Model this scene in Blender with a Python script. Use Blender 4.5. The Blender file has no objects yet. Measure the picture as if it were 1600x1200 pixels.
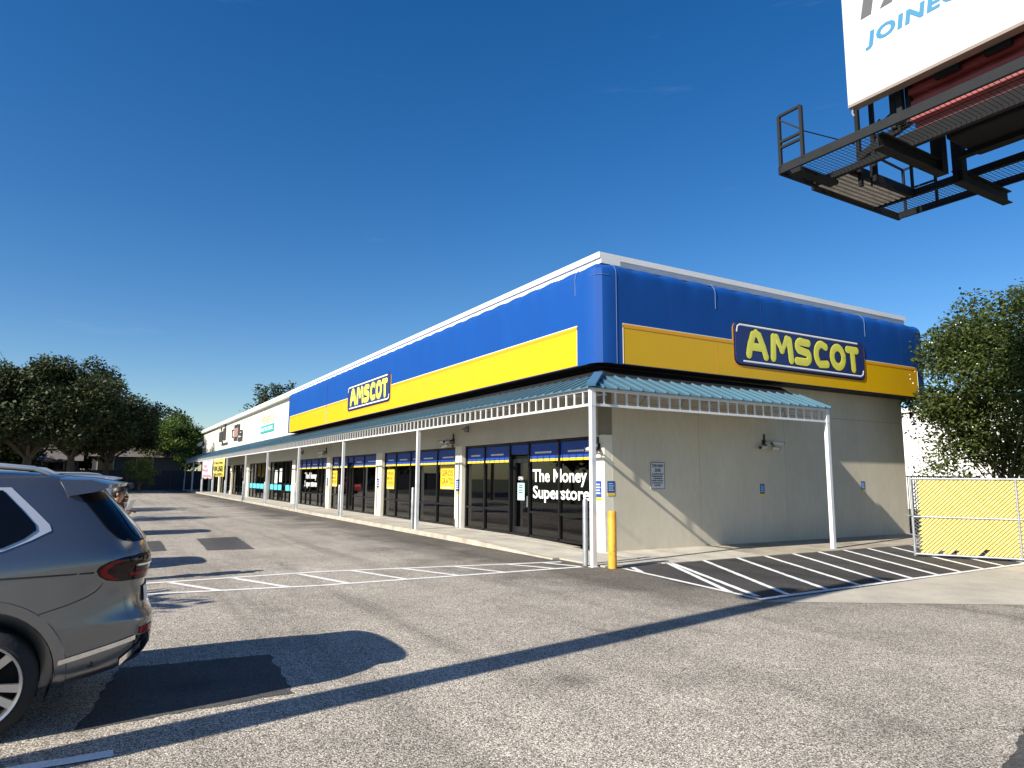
import bpy, bmesh, math, random
import numpy as np
from mathutils import Vector, Matrix
random.seed(7); rng = np.random.default_rng(7)
sc = bpy.context.scene
COL = sc.collection
R = math.radians
PI = math.pi

# ------------------------------------------------------------------ camera
cam_d = bpy.data.cameras.new('camera'); cam = bpy.data.objects.new('camera', cam_d); COL.objects.link(cam)
yaw, pitch, roll = 1.03945, 0.13602, 0.006506
fw = Vector((math.cos(yaw)*math.cos(pitch), math.sin(yaw)*math.cos(pitch), math.sin(pitch)))
rt = Vector((math.sin(yaw), -math.cos(yaw), 0)); up = rt.cross(fw)
r2 = rt*math.cos(roll) + up*math.sin(roll); u2 = -rt*math.sin(roll) + up*math.cos(roll)
M4 = Matrix((r2, u2, -fw)).transposed().to_4x4(); M4.translation = (-10.249, -13.084, 1.75)
cam.matrix_world = M4
cam_d.sensor_width = 36; cam_d.lens = 24.226; cam_d.clip_start = .05; cam_d.clip_end = 3000
sc.camera = cam

# ------------------------------------------------------------------ sky, sun, exposure
SUN_AZ, SUN_EL = R(10.3), R(32.3)          # azimuth the light travels towards, from +X towards +Y
w = bpy.data.worlds.new('World'); sc.world = w; w.use_nodes = True
nt = w.node_tree; bg = nt.nodes['Background']
sky = nt.nodes.new('ShaderNodeTexSky'); sky.sky_type = 'NISHITA'; sky.sun_disc = False
sky.sun_elevation = SUN_EL; sky.sun_rotation = math.atan2(-math.cos(SUN_AZ), -math.sin(SUN_AZ))
sky.altitude = 0; sky.air_density = 1.0; sky.dust_density = .35; sky.ozone_density = 2.6
hs = nt.nodes.new('ShaderNodeHueSaturation'); hs.inputs['Hue'].default_value = .507; hs.inputs['Saturation'].default_value = 1.38; hs.inputs['Value'].default_value = 1.0
nt.links.new(sky.outputs[0], hs.inputs['Color'])
tc = nt.nodes.new('ShaderNodeTexCoord'); mp_ = nt.nodes.new('ShaderNodeMapping'); mp_.inputs['Scale'].default_value = (1.6, 1.0, 13); mp_.inputs['Rotation'].default_value = (.05, .03, .5)
nz = nt.nodes.new('ShaderNodeTexNoise'); nz.inputs['Scale'].default_value = 2.1; nz.inputs['Detail'].default_value = 7; nz.inputs['Roughness'].default_value = .55
cr_ = nt.nodes.new('ShaderNodeMapRange'); cr_.inputs[1].default_value = .66; cr_.inputs[2].default_value = .9; cr_.inputs[3].default_value = 0; cr_.inputs[4].default_value = .07
mxs = nt.nodes.new('ShaderNodeMix'); mxs.data_type = 'RGBA'; mxs.inputs[7].default_value = (9.5, 10.5, 11.5, 1)
nt.links.new(tc.outputs['Generated'], mp_.inputs[0]); nt.links.new(mp_.outputs[0], nz.inputs[0]); nt.links.new(nz.outputs[0], cr_.inputs[0])
nt.links.new(cr_.outputs[0], mxs.inputs[0]); nt.links.new(hs.outputs[0], mxs.inputs[6])
nt.links.new(mxs.outputs[2], bg.inputs[0]); bg.inputs[1].default_value = .071
sd = bpy.data.lights.new('sun', 'SUN'); so = bpy.data.objects.new('sun', sd); COL.objects.link(so)
sd.energy = 4.6; sd.angle = R(.53); sd.color = (1, .93, .82)
sdir = Vector((math.cos(SUN_AZ)*math.cos(SUN_EL), math.sin(SUN_AZ)*math.cos(SUN_EL), -math.sin(SUN_EL)))
so.rotation_euler = sdir.to_track_quat('-Z', 'Y').to_euler(); so.location = (-30, -10, 40)
vs = sc.view_settings; vs.view_transform = 'Standard'; vs.look = 'None'; vs.gamma = 1; vs.exposure = .92; vs.use_curve_mapping = False

# ------------------------------------------------------------------ materials
MATS = {}
def mat(name, col, rough=.6, metal=0, spec=.5, var=0, vscale=3, bump=0, bscale=40, coat=0, stretch=(1, 1, 1), var2=0, v2scale=40):
    if name in MATS: return MATS[name]
    m = bpy.data.materials.new(name); m.use_nodes = True; n = m.node_tree; p = n.nodes['Principled BSDF']
    p.inputs['Base Color'].default_value = (*col, 1); p.inputs['Roughness'].default_value = rough
    p.inputs['Metallic'].default_value = metal; p.inputs['Specular IOR Level'].default_value = spec
    p.inputs['Coat Weight'].default_value = coat; p.inputs['Coat Roughness'].default_value = .04
    if var or bump or var2:
        g = n.nodes.new('ShaderNodeNewGeometry'); mp = n.nodes.new('ShaderNodeMapping'); mp.inputs['Scale'].default_value = stretch
        n.links.new(g.outputs['Position'], mp.inputs[0])
    src = None
    for v, s in ((var, vscale), (var2, v2scale)):
        if not v: continue
        t = n.nodes.new('ShaderNodeTexNoise'); t.inputs['Scale'].default_value = s; t.inputs['Detail'].default_value = 6; t.inputs['Roughness'].default_value = .65
        n.links.new(mp.outputs[0], t.inputs[0])
        mr = n.nodes.new('ShaderNodeMapRange'); mr.inputs[1].default_value = .3; mr.inputs[2].default_value = .7
        mr.inputs[3].default_value = 1-v; mr.inputs[4].default_value = 1+v*.6
        n.links.new(t.outputs[0], mr.inputs[0])
        hs = n.nodes.new('ShaderNodeVectorMath'); hs.operation = 'SCALE'
        if src is None: hs.inputs[0].default_value = col
        else: n.links.new(src, hs.inputs[0])
        n.links.new(mr.outputs[0], hs.inputs['Scale']); src = hs.outputs[0]
    if src: n.links.new(src, p.inputs['Base Color'])
    if bump:
        t = n.nodes.new('ShaderNodeTexNoise'); t.inputs['Scale'].default_value = bscale; t.inputs['Detail'].default_value = 4
        n.links.new(mp.outputs[0], t.inputs[0])
        b = n.nodes.new('ShaderNodeBump'); b.inputs['Strength'].default_value = bump; b.inputs['Distance'].default_value = .01
        n.links.new(t.outputs[0], b.inputs['Height']); n.links.new(b.outputs[0], p.inputs['Normal'])
    MATS[name] = m
    return m

def asphalt(name, light, dark, dark_near_kerb=0, bumps=.5, contrast=1):
    m = bpy.data.materials.new(name); m.use_nodes = True; n = m.node_tree; L = n.links; p = n.nodes['Principled BSDF']
    N = n.nodes.new
    g = N('ShaderNodeNewGeometry')
    def noise(scale, detail=4, rough=.6, st=None):
        t = N('ShaderNodeTexNoise'); t.inputs['Scale'].default_value = scale; t.inputs['Detail'].default_value = detail; t.inputs['Roughness'].default_value = rough
        if st:
            mp = N('ShaderNodeMapping'); mp.inputs['Scale'].default_value = st; L.new(g.outputs['Position'], mp.inputs[0]); L.new(mp.outputs[0], t.inputs[0])
        else: L.new(g.outputs['Position'], t.inputs[0])
        return t.outputs[0]
    def rng_(x, a, b, c, d):
        r = N('ShaderNodeMapRange'); L.new(x, r.inputs[0])
        for i, v in enumerate((a, b, c, d)): r.inputs[i+1].default_value = v
        return r.outputs[0]
    def mul(a, b):
        x = N('ShaderNodeMath'); x.operation = 'MULTIPLY'; L.new(a, x.inputs[0])
        if isinstance(b, float): x.inputs[1].default_value = b
        else: L.new(b, x.inputs[1])
        return x.outputs[0]
    vo = N('ShaderNodeTexVoronoi'); vo.inputs['Scale'].default_value = 105; L.new(g.outputs['Position'], vo.inputs[0])
    sepc = N('ShaderNodeSeparateColor'); L.new(vo.outputs['Color'], sepc.inputs[0])
    stone = rng_(sepc.outputs[0], 0, 1, 1-.62*contrast, 1+.62*contrast)              # every stone its own tone
    fine = rng_(noise(45, 3, .8), .3, .7, 1-.34*contrast, 1+.34*contrast)
    mid = rng_(noise(2.2, 6, .7), .3, .7, .86, 1.12)
    big = rng_(noise(.35, 4, .6), .3, .7, .80, 1.14)
    track = rng_(noise(1.0, 5, .62, (.85, .07, 1)), .50, .68, 1.0, .70)
    stain = rng_(noise(.8, 5, .7), .62, .74, 1.0, .72)
    pit = rng_(vo.outputs['Distance'], .25, .75, 1.12, 1-.5*contrast)              # dark binder between the stones
    tr2 = rng_(noise(.8, 4, .6, (1.7, .05, 1)), .54, .70, 1.0, .74)
    dots = N('ShaderNodeTexVoronoi'); dots.inputs['Scale'].default_value = .55; L.new(g.outputs['Position'], dots.inputs[0])
    oil = rng_(dots.outputs['Distance'], .03, .20, .62, 1.0)                        # oil drips
    wp = N('ShaderNodeVectorMath'); wp.operation = 'SCALE'; wp.inputs['Scale'].default_value = 1.0
    nz = N('ShaderNodeTexNoise'); nz.inputs['Scale'].default_value = 1.3; nz.inputs['Detail'].default_value = 6; L.new(g.outputs['Position'], nz.inputs[0])
    L.new(nz.outputs['Color'], wp.inputs[0]); wa = N('ShaderNodeVectorMath'); wa.operation = 'ADD'; L.new(g.outputs['Position'], wa.inputs[0]); L.new(wp.outputs[0], wa.inputs[1])
    ck = N('ShaderNodeTexVoronoi'); ck.feature = 'DISTANCE_TO_EDGE'; ck.inputs['Scale'].default_value = .26; L.new(wa.outputs[0], ck.inputs[0])
    crack = rng_(ck.outputs['Distance'], .0015, .006, .60, 1.0)
    cm = rng_(noise(.25, 3), .50, .58, 0, 1); cmx = N('ShaderNodeMix'); cmx.data_type = 'FLOAT'; L.new(cm, cmx.inputs[0]); cmx.inputs[2].default_value = 1; L.new(crack, cmx.inputs[3])
    f = mul(mul(mul(mul(mul(mul(mul(mul(mul(stone, fine), mid), big), track), stain), pit), tr2), oil), cmx.outputs[0])
    if dark_near_kerb:
        sx = N('ShaderNodeSeparateXYZ'); L.new(g.outputs['Position'], sx.inputs[0])
        ad = N('ShaderNodeMath'); ad.operation = 'ADD'; L.new(sx.outputs[0], ad.inputs[0]); L.new(rng_(noise(.5, 5), .2, .8, -1.6, 1.6), ad.inputs[1])
        k = rng_(ad.outputs[0], -4.6, -2.6, 1.0, 1-dark_near_kerb)
        ky = rng_(sx.outputs[1], -7.5, -4.0, 0, 1)                                   # the relaid strip ends short of the drive
        mx = N('ShaderNodeMix'); mx.data_type = 'FLOAT'; L.new(ky, mx.inputs[0]); mx.inputs[2].default_value = 1; L.new(k, mx.inputs[3])
        f = mul(f, mx.outputs[0])
    hue = N('ShaderNodeMix'); hue.data_type = 'RGBA'; L.new(sepc.outputs[1], hue.inputs[0])
    hue.inputs[6].default_value = (*light, 1); hue.inputs[7].default_value = (*dark, 1)
    sv = N('ShaderNodeVectorMath'); sv.operation = 'SCALE'; L.new(hue.outputs[2], sv.inputs[0]); L.new(f, sv.inputs['Scale'])
    L.new(sv.outputs[0], p.inputs['Base Color'])
    p.inputs['Roughness'].default_value = .85; p.inputs['Specular IOR Level'].default_value = .25
    b = N('ShaderNodeBump'); b.inputs['Strength'].default_value = bumps; b.inputs['Distance'].default_value = .006
    L.new(vo.outputs['Distance'], b.inputs['Height']); b.invert = True; L.new(b.outputs[0], p.inputs['Normal'])
    MATS[name] = m
    return m

def glass(name, tint=.3, col=(.8, .9, .95), ior=1.5):
    m = bpy.data.materials.new(name); m.use_nodes = True; n = m.node_tree; n.nodes.clear(); L = n.links
    o = n.nodes.new('ShaderNodeOutputMaterial'); mx = n.nodes.new('ShaderNodeMixShader'); fr = n.nodes.new('ShaderNodeFresnel'); fr.inputs[0].default_value = ior
    t = n.nodes.new('ShaderNodeBsdfTransparent'); t.inputs[0].default_value = (tint*col[0], tint*col[1], tint*col[2], 1)
    gl = n.nodes.new('ShaderNodeBsdfGlossy'); gl.inputs['Roughness'].default_value = .015; gl.inputs[0].default_value = (1, 1, 1, 1)
    L.new(fr.outputs[0], mx.inputs[0]); L.new(t.outputs[0], mx.inputs[1]); L.new(gl.outputs[0], mx.inputs[2]); L.new(mx.outputs[0], o.inputs[0])
    MATS[name] = m
    return m

def leafmat(name, c1, c2, trans=.25):
    m = bpy.data.materials.new(name); m.use_nodes = True; n = m.node_tree; L = n.links; p = n.nodes['Principled BSDF']
    g = n.nodes.new('ShaderNodeNewGeometry'); mx = n.nodes.new('ShaderNodeMix'); mx.data_type = 'RGBA'
    L.new(g.outputs['Random Per Island'], mx.inputs[0]); mx.inputs[6].default_value = (*c1, 1); mx.inputs[7].default_value = (*c2, 1)
    L.new(mx.outputs[2], p.inputs['Base Color']); p.inputs['Roughness'].default_value = .6; p.inputs['Specular IOR Level'].default_value = .25
    tr = n.nodes.new('ShaderNodeBsdfTranslucent'); L.new(mx.outputs[2], tr.inputs[0])
    ms = n.nodes.new('ShaderNodeMixShader'); ms.inputs[0].default_value = trans
    L.new(p.outputs[0], ms.inputs[1]); L.new(tr.outputs[0], ms.inputs[2]); L.new(ms.outputs[0], n.nodes['Material Output'].inputs[0])
    MATS[name] = m
    return m

asphalt('asphalt', (.58, .52, .43), (.39, .353, .30), .62, .6, 1.2)
asphalt('patch', (.10, .097, .093), (.075, .073, .07), 0, .4, .6)
asphalt('hatch_asphalt', (.088, .083, .078), (.068, .065, .062), 0, .4, .8)
asphalt('road', (.10, .10, .10), (.08, .08, .08), 0, .3, .6)
glass('glass', .45, (.8, .9, .95), 1.62); glass('car_glass', .05, (.8, .85, 1))
mat('concrete', (.47, .435, .365), .85, var=.28, vscale=1.3, bump=.3, bscale=60, var2=.16, v2scale=25)
mat('apron', (.46, .42, .34), .85, var=.22, vscale=1.1, bump=.3, bscale=60, var2=.2, v2scale=35)
mat('dirty_concrete', (.36, .32, .25), .85, var=.4, vscale=1.0, bump=.3, bscale=60, var2=.2, v2scale=25)
mat('kerb_paint', (.43, .385, .31), .8, var=.35, vscale=2.5, bump=.3)
mat('line_paint', (.80, .80, .77), .7, var=.12, vscale=5, var2=.25, v2scale=60, bump=.3, bscale=90)
mat('worn_paint', (.55, .54, .50), .75, var=.35, vscale=6, var2=.4, v2scale=50)
mat('wall', (.59, .55, .45), .9, var=.10, vscale=.7, bump=.25, bscale=160, var2=.05, v2scale=5)
mat('wall_side', (.61, .555, .435), .9, var=.08, vscale=.8, bump=.25, bscale=160, stretch=(1, 1, .35), var2=.07, v2scale=7)
mat('cream', (.64, .61, .51), .85, var=.05, vscale=.6, bump=.15, bscale=120)
mat('pilaster', (.78, .745, .62), .85, var=.07, vscale=2.2, bump=.15, bscale=120)
mat('joint', (.24, .215, .165), .9)
mat('coping', (.80, .80, .78), .45, var=.05, vscale=.8)
mat('roofing', (.55, .54, .5), .9)
mat('blue', (.002, .062, .285), .6, var=.08, vscale=.9, spec=.3, stretch=(1, 1, .4), var2=.05, v2scale=9)
mat('blue_end', (.02, .055, .19), .5)
mat('yellow', (.72, .415, .001), .4, var=.03, vscale=1.5)
mat('orange', (.78, .33, .01), .45)
mat('pin_white', (.8, .8, .75), .4)
mat('seam_blue', (.10, .18, .36), .5)
mat('navy', (.018, .032, .14), .35)
mat('letter_yellow', (.80, .76, .10), .35)
mat('black', (.006, .006, .007), .7)
mat('teal_roof', (.085, .185, .25), .40, metal=.25, var=.08, vscale=2)
mat('hip_cap', (.06, .15, .24), .45, metal=.2)
mat('white_metal', (.68, .69, .70), .4, var=.05, vscale=6)
mat('galv', (.42, .44, .46), .45, metal=.6, var=.2, vscale=9)
mat('frame', (.012, .012, .013), .38, metal=.4)
mat('door_frame', (.03, .03, .032), .35, metal=.5)
mat('valance_blue', (.012, .06, .33), .5)
mat('paper_white', (.8, .8, .76), .7)
mat('poster_ink', (.13, .06, .01), .6)
mat('paper_yellow', (.85, .58, .03), .6)
mat('cyan', (.10, .55, .66), .5)
mat('pale_teal', (.42, .68, .68), .6)
mat('poster_red', (.5, .05, .06), .6)
mat('white_letter', (.85, .85, .85), .5)
mat('dark_letter', (.05, .05, .05), .5)
mat('ink', (.02, .02, .05), .6)
mat('int_floor', (.22, .21, .19), .5)
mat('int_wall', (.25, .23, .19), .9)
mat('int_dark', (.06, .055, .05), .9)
mat('int_post', (.55, .47, .28), .8)
mat('sign_face', (.58, .60, .62), .5, var=.08, vscale=8)
mat('sign_teal', (.03, .36, .34), .5)
mat('faint_gold', (.58, .49, .30), .7)
mat('banner_pink', (.84, .68, .72), .7, var=.08, vscale=1.2)
mat('banner_ink', (.55, .20, .28), .7); mat('dull_red', (.30, .17, .16), .8)
mat('banner_yellow', (.88, .70, .10), .7, var=.06, vscale=1.2)
mat('cam_white', (.62, .61, .57), .4)
mat('cam_dark', (.03, .03, .03), .4)
mat('bollard', (.78, .37, .035), .55, var=.14, vscale=7, bump=.2, var2=.12, v2scale=40)
mat('rust', (.18, .07, .03), .8)
mat('slat', (.74, .56, .14), .5, var=.05, vscale=5)
mat('steel_black', (.007, .007, .008), .75, spec=.25, var=.3, vscale=4)
mat('steel_grey', (.013, .015, .017), .75, spec=.25, var=.2, vscale=4)
mat('bb_white', (.50, .52, .53), .6, var=.03, vscale=2)
mat('bb_edge', (.22, .18, .15), .7)
mat('bb_blue', (.028, .18, .33), .5)
mat('bb_dark', (.075, .078, .085), .6)
mat('bb_red', (.25, .05, .05), .6, var=.25, vscale=3)
mat('bb_rib', (.50, .47, .44), .6, var=.3, vscale=5)
mat('wood', (.20, .15, .11), .9, var=.3, vscale=6, stretch=(1, 1, .15))
mat('bark', (.11, .095, .078), .95, var=.35, vscale=5, bump=.6, bscale=14)
mat('paint_grey', (.175, .182, .195), .27, metal=.85, coat=.7)
mat('paint_silver', (.50, .53, .56), .3, metal=.7, coat=.8)
mat('paint_dark', (.02, .022, .026), .3, metal=.4, coat=.8)
mat('paint_red', (.42, .02, .015), .3, coat=.8)
mat('chrome', (.75, .76, .78), .12, metal=1)
mat('satin', (.62, .64, .66), .28, metal=.6)
mat('gloss_black', (.003, .003, .004), .05, spec=.35)
mat('tyre', (.016, .016, .017), .8, bump=.3, bscale=60)
mat('liner', (.008, .008, .008), .9)
mat('rim', (.45, .45, .46), .28, metal=.9)
mat('tail_red', (.22, .003, .005), .12, spec=.3)
mat('tail_dark', (.010, .001, .002), .06, spec=.35)
mat('seam', (.012, .012, .013), .6)
mat('plate', (.7, .7, .68), .5)
mat('skin', (.30, .155, .095), .5)
mat('hair', (.010, .009, .009), .5)
mat('shirt', (.013, .013, .015), .85, bump=.3, bscale=30)
mat('jeans', (.03, .045, .085), .85, var=.2, vscale=8)
mat('shoe', (.02, .02, .02), .6)
mat('far_wall', (.05, .058, .075), .85, var=.15, vscale=1.5)
mat('house_wall', (.13, .13, .13), .9, var=.1, vscale=1.2)
mat('house_roof', (.13, .11, .10), .95, var=.25, vscale=3)
mat('house_trim', (.62, .60, .56), .7)
mat('white_wall', (.80, .78, .74), .9, var=.05, vscale=.6)
mat('grass', (.075, .095, .03), .95, var=.4, vscale=2.5, var2=.3, v2scale=30)
mat('iron', (.012, .012, .012), .6)
mat('wire', (.02, .02, .02), .6)
leafmat('oak_leaf', (.026, .037, .014), (.075, .090, .032), .15)
leafmat('bush_leaf', (.10, .16, .035), (.22, .29, .07), .35)  # bush leaves brightened in colour to replace the sun the oaks block
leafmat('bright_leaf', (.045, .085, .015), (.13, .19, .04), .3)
leafmat('myrtle_leaf', (.032, .05, .014), (.12, .155, .04), .35)
mat('blossom', (.8, .8, .72), .7)

# ------------------------------------------------------------------ mesh helpers
class MB:
    def __init__(s): s.v = []; s.f = []
    def add(s, vs, fs):
        o = len(s.v); s.v += [tuple(v) for v in vs]; s.f += [tuple(i+o for i in f) for f in fs]; return s
    def box(s, x0, x1, y0, y1, z0, z1):
        x0, x1 = sorted((x0, x1)); y0, y1 = sorted((y0, y1)); z0, z1 = sorted((z0, z1))
        return s.add([(x0,y0,z0),(x1,y0,z0),(x1,y1,z0),(x0,y1,z0),(x0,y0,z1),(x1,y0,z1),(x1,y1,z1),(x0,y1,z1)],
                     [(0,3,2,1),(4,5,6,7),(0,1,5,4),(1,2,6,5),(2,3,7,6),(3,0,4,7)])
    def prism(s, poly, vec):
        """solid between a polygon (3D points) and its copy moved by vec"""
        n = len(poly); P = [Vector(p) for p in poly]; V = Vector(vec)
        nn = Vector((0,0,0))
        for i in range(n):
            a, b = P[i], P[(i+1) % n]; nn += a.cross(b)
        if nn.dot(V) > 0: P = P[::-1]
        return s.add(P+[p+V for p in P], [tuple(range(n)), tuple(range(2*n-1, n-1, -1))]+[(i, i+n, (i+1) % n+n, (i+1) % n) for i in range(n)])
    def tube(s, pts, rad, k=8, caps=True):
        P = [Vector(p) for p in pts]; n = len(P); rad = rad if hasattr(rad, '__len__') else [rad]*n
        vs = []; prev = None
        for i in range(n):
            t = (P[min(i+1, n-1)]-P[max(i-1, 0)]).normalized()
            if prev is None: a = t.orthogonal().normalized()
            else: a = (prev-t*prev.dot(t)).normalized()
            prev = a; b = t.cross(a)
            for j in range(k):
                q = 2*PI*j/k; vs.append(P[i]+(a*math.cos(q)+b*math.sin(q))*rad[i])
        fs = [(i*k+j, i*k+(j+1) % k, (i+1)*k+(j+1) % k, (i+1)*k+j) for i in range(n-1) for j in range(k)]
        if caps: fs += [tuple(range(k-1, -1, -1)), tuple((n-1)*k+j for j in range(k))]
        return s.add(vs, fs)
    def bar(s, a, b, wd, ht, upv=(0,0,1)):
        a, b = Vector(a), Vector(b); d = (b-a).normalized(); U = Vector(upv)
        if abs(d.dot(U)) > .99: U = Vector((1,0,0))
        sd_ = d.cross(U).normalized(); U = sd_.cross(d)
        p = [a-sd_*wd/2-U*ht/2, a+sd_*wd/2-U*ht/2, a+sd_*wd/2+U*ht/2, a-sd_*wd/2+U*ht/2]
        return s.prism(p, b-a)
    def ball(s, c, r, sc3=(1,1,1), nu=10, nv=6):
        vs = [(c[0], c[1], c[2]+r*sc3[2])]; fs = []
        for i in range(1, nv):
            t = PI*i/nv
            for j in range(nu):
                q = 2*PI*j/nu; vs.append((c[0]+r*sc3[0]*math.sin(t)*math.cos(q), c[1]+r*sc3[1]*math.sin(t)*math.sin(q), c[2]+r*sc3[2]*math.cos(t)))
        vs.append((c[0], c[1], c[2]-r*sc3[2])); L = len(vs)-1
        for j in range(nu): fs.append((0, 1+j, 1+(j+1) % nu))
        for i in range(nv-2):
            for j in range(nu): a = 1+i*nu; fs.append((a+j, a+nu+j, a+nu+(j+1) % nu, a+(j+1) % nu))
        for j in range(nu): a = 1+(nv-2)*nu; fs.append((a+j, L, a+(j+1) % nu))
        return s.add(vs, fs)
    def lathe(s, prof, c, axis, k=32):
        """profile [(radius, along axis)], axis 'x','y','z'"""
        vs = []
        for (r, h) in prof:
            for j in range(k):
                q = 2*PI*j/k; a, b = r*math.cos(q), r*math.sin(q)
                p = {'x': (h, a, b), 'y': (b, h, a), 'z': (a, b, h)}[axis]
                vs.append((c[0]+p[0], c[1]+p[1], c[2]+p[2]))
        n = len(prof)
        return s.add(vs, [(i*k+j, i*k+(j+1) % k, (i+1)*k+(j+1) % k, (i+1)*k+j) for i in range(n-1) for j in range(k)])
    def mesh(s, name, m, smooth=0):
        me = bpy.data.meshes.new(name); me.from_pydata(s.v, [], s.f); me.update()
        me.materials.append(MATS[m] if isinstance(m, str) else m)
        if smooth:
            me.polygons.foreach_set('use_smooth', [True]*len(me.polygons)); me.set_sharp_from_angle(angle=R(smooth))
        return me
    def obj(s, name, m, parent=None, smooth=0, bevel=0):
        me = s.mesh(name, m, smooth)
        if bevel:
            b = bmesh.new(); b.from_mesh(me); bmesh.ops.bevel(b, geom=list(b.edges), offset=bevel, segments=2, affect='EDGES', profile=.5); b.to_mesh(me); b.free()
        return link(name, me, parent)
def link(name, me, parent=None, loc=None, mw=None):
    o = bpy.data.objects.new(name, me); COL.objects.link(o)
    if parent: o.parent = parent
    if mw is not None: o.matrix_local = mw
    elif loc is not None: o.location = loc
    return o
def tag(o, label=None, cat=None, group=None, kind=None):
    if label: o['label'] = label
    if cat: o['category'] = cat
    if group: o['group'] = group
    if kind: o['kind'] = kind
    return o
def thing(name, label, cat, loc=(0,0,0), group=None, rz=0):
    o = bpy.data.objects.new(name, None); COL.objects.link(o); o.location = loc; o.rotation_euler = (0,0,rz)
    return tag(o, label, cat, group)
def copy_tree(o, parent=None):
    c = o.copy(); COL.objects.link(c)
    if parent: c.parent = parent
    for ch in o.children: copy_tree(ch, c)
    return c

FRONT = Matrix(((0,0,-1,0),(-1,0,0,0),(0,1,0,0),(0,0,0,1)))     # u -> -Y, v -> Z, out -> -X
SIDE = Matrix(((1,0,0,0),(0,0,-1,0),(0,1,0,0),(0,0,0,1)))       # u -> X, v -> Z, out -> -Y
def at(base, loc): M = base.copy(); M.translation = loc; return M
def text_mesh(txt, width=None, height=None, ext=.004, bold=0, align='LEFT', shear=0, spacing=1.0, line=1.0):
    cu = bpy.data.curves.new('t', 'FONT'); cu.body = txt; cu.extrude = ext; cu.offset = bold; cu.align_x = align; cu.shear = shear
    cu.space_character = spacing; cu.space_line = line; cu.resolution_u = 3
    o = bpy.data.objects.new('t', cu); COL.objects.link(o)
    bpy.context.view_layer.update()
    me = bpy.data.meshes.new_from_object(o.evaluated_get(bpy.context.evaluated_depsgraph_get())); bpy.data.objects.remove(o)
    co = np.empty(len(me.vertices)*3); me.vertices.foreach_get('co', co); co = co.reshape(-1, 3)
    mn, mx = co.min(0), co.max(0)
    sx = width/(mx[0]-mn[0]) if width else None; sy = height/(mx[1]-mn[1]) if height else None
    sx = sx or sy; sy = sy or sx
    co[:, 0] = (co[:, 0]-mn[0])*sx; co[:, 1] = (co[:, 1]-mn[1])*sy
    me.vertices.foreach_set('co', co.ravel()); me.update()
    return me
def text(name, txt, m, mw, parent=None, **k):
    me = text_mesh(txt, **k); me.materials.clear(); me.materials.append(MATS[m]); me.name = name
    return link(name, me, parent, mw=mw)

def letters(txt, m, mw, parent, width, height, **k):
    """big lettering: each letter a part of its own"""
    me = text_mesh(txt, width=width, height=height, **k); me.materials.clear(); me.materials.append(MATS[m])
    b = bmesh.new(); b.from_mesh(me); b.verts.ensure_lookup_table(); left = set(b.verts); isl = []
    while left:
        st = [left.pop()]; g = set(st)
        while st:
            v = st.pop()
            for e in v.link_edges:
                o = e.other_vert(v)
                if o in left: left.discard(o); g.add(o); st.append(o)
        isl.append(g)
    for g in isl:
        ix = {v: i for i, v in enumerate(g)}; mm = bpy.data.meshes.new('letter')
        mm.from_pydata([tuple(v.co) for v in g], [], [tuple(ix[v] for v in f.verts) for f in b.faces if f.verts[0] in ix]); mm.materials.append(MATS[m])
        link('letter', mm, parent, mw=mw)
    b.free()
def rrect(w_, h_, r, k=6):
    pts = []
    for cx, cy, a0 in ((w_-r, h_-r, 0), (r, h_-r, 90), (r, r, 180), (w_-r, r, 270)):
        for i in range(k+1): a = R(a0+90*i/k); pts.append((cx+r*math.cos(a), cy+r*math.sin(a)))
    return pts

# ------------------------------------------------------------------ ground
def sheet(name, poly, m, z, parent=None, kind='structure', label=None):
    o = MB().add([(x, y, z) for x, y in poly], [tuple(range(len(poly)))]).obj(name, m, parent)
    # face up
    if o.data.polygons[0].normal.z < 0: o.data.flip_normals()
    if not parent: tag(o, label, kind=kind)
    return o
sheet('ground', [(-900,-900),(900,-900),(900,900),(-900,900)], 'grass', -.02)
def ragged(name, poly, m, z, parent, amp=.022):
    out = []
    for i in range(len(poly)):
        a, b = Vector((*poly[i], 0)), Vector((*poly[(i+1) % len(poly)], 0)); n_ = max(2, int((b-a).length/.09))
        out += [tuple((a.lerp(b, k/n_)+Vector((random.uniform(-amp, amp), random.uniform(-amp, amp), 0)))[:2]) for k in range(n_)]
    return sheet(name, out, m, z, parent)
lot = sheet('parking_lot', [(-17.2,-60),(16,-60),(16,83),(-17.2,83)], 'asphalt', 0)
sheet('road', [(-34,-300),(-20,-300),(-20,300),(-34,300)], 'road', -.012)
ragged('asphalt_patch', [(-10.28,-7.22),(-8.77,-7.08),(-8.69,-5.72),(-9.99,-5.56)], 'patch', .003, lot)
ragged('asphalt_patch', [(-7.83,8.6),(-6.74,8.75),(-6.92,4.9),(-7.97,5.05)], 'patch', .003, lot)
ragged('asphalt_patch', [(-9.6,8.2),(-8.75,8.3),(-8.8,5.4),(-9.7,5.2)], 'patch', .003, lot)
ragged('asphalt_patch', [(-5.45,-10.75),(-4.2,-10.4),(-3.8,-13.5),(-6.2,-13.0)], 'patch', .003, lot)
sheet('drive_apron', [(-1.87,-6.05),(1.22,-8.0),(14,-15.9),(16,-9),(14,-5.5),(6.9,-5.62)], 'apron', .004)
hatch = sheet('hatched_bay', [(-1.2,-2.08),(-.4,-2.02),(12.2,-2.02),(12.2,-5.5),(6.9,-5.62),(-1.74,-5.95),(-1.62,-4.0)], 'hatch_asphalt', .008)

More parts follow.
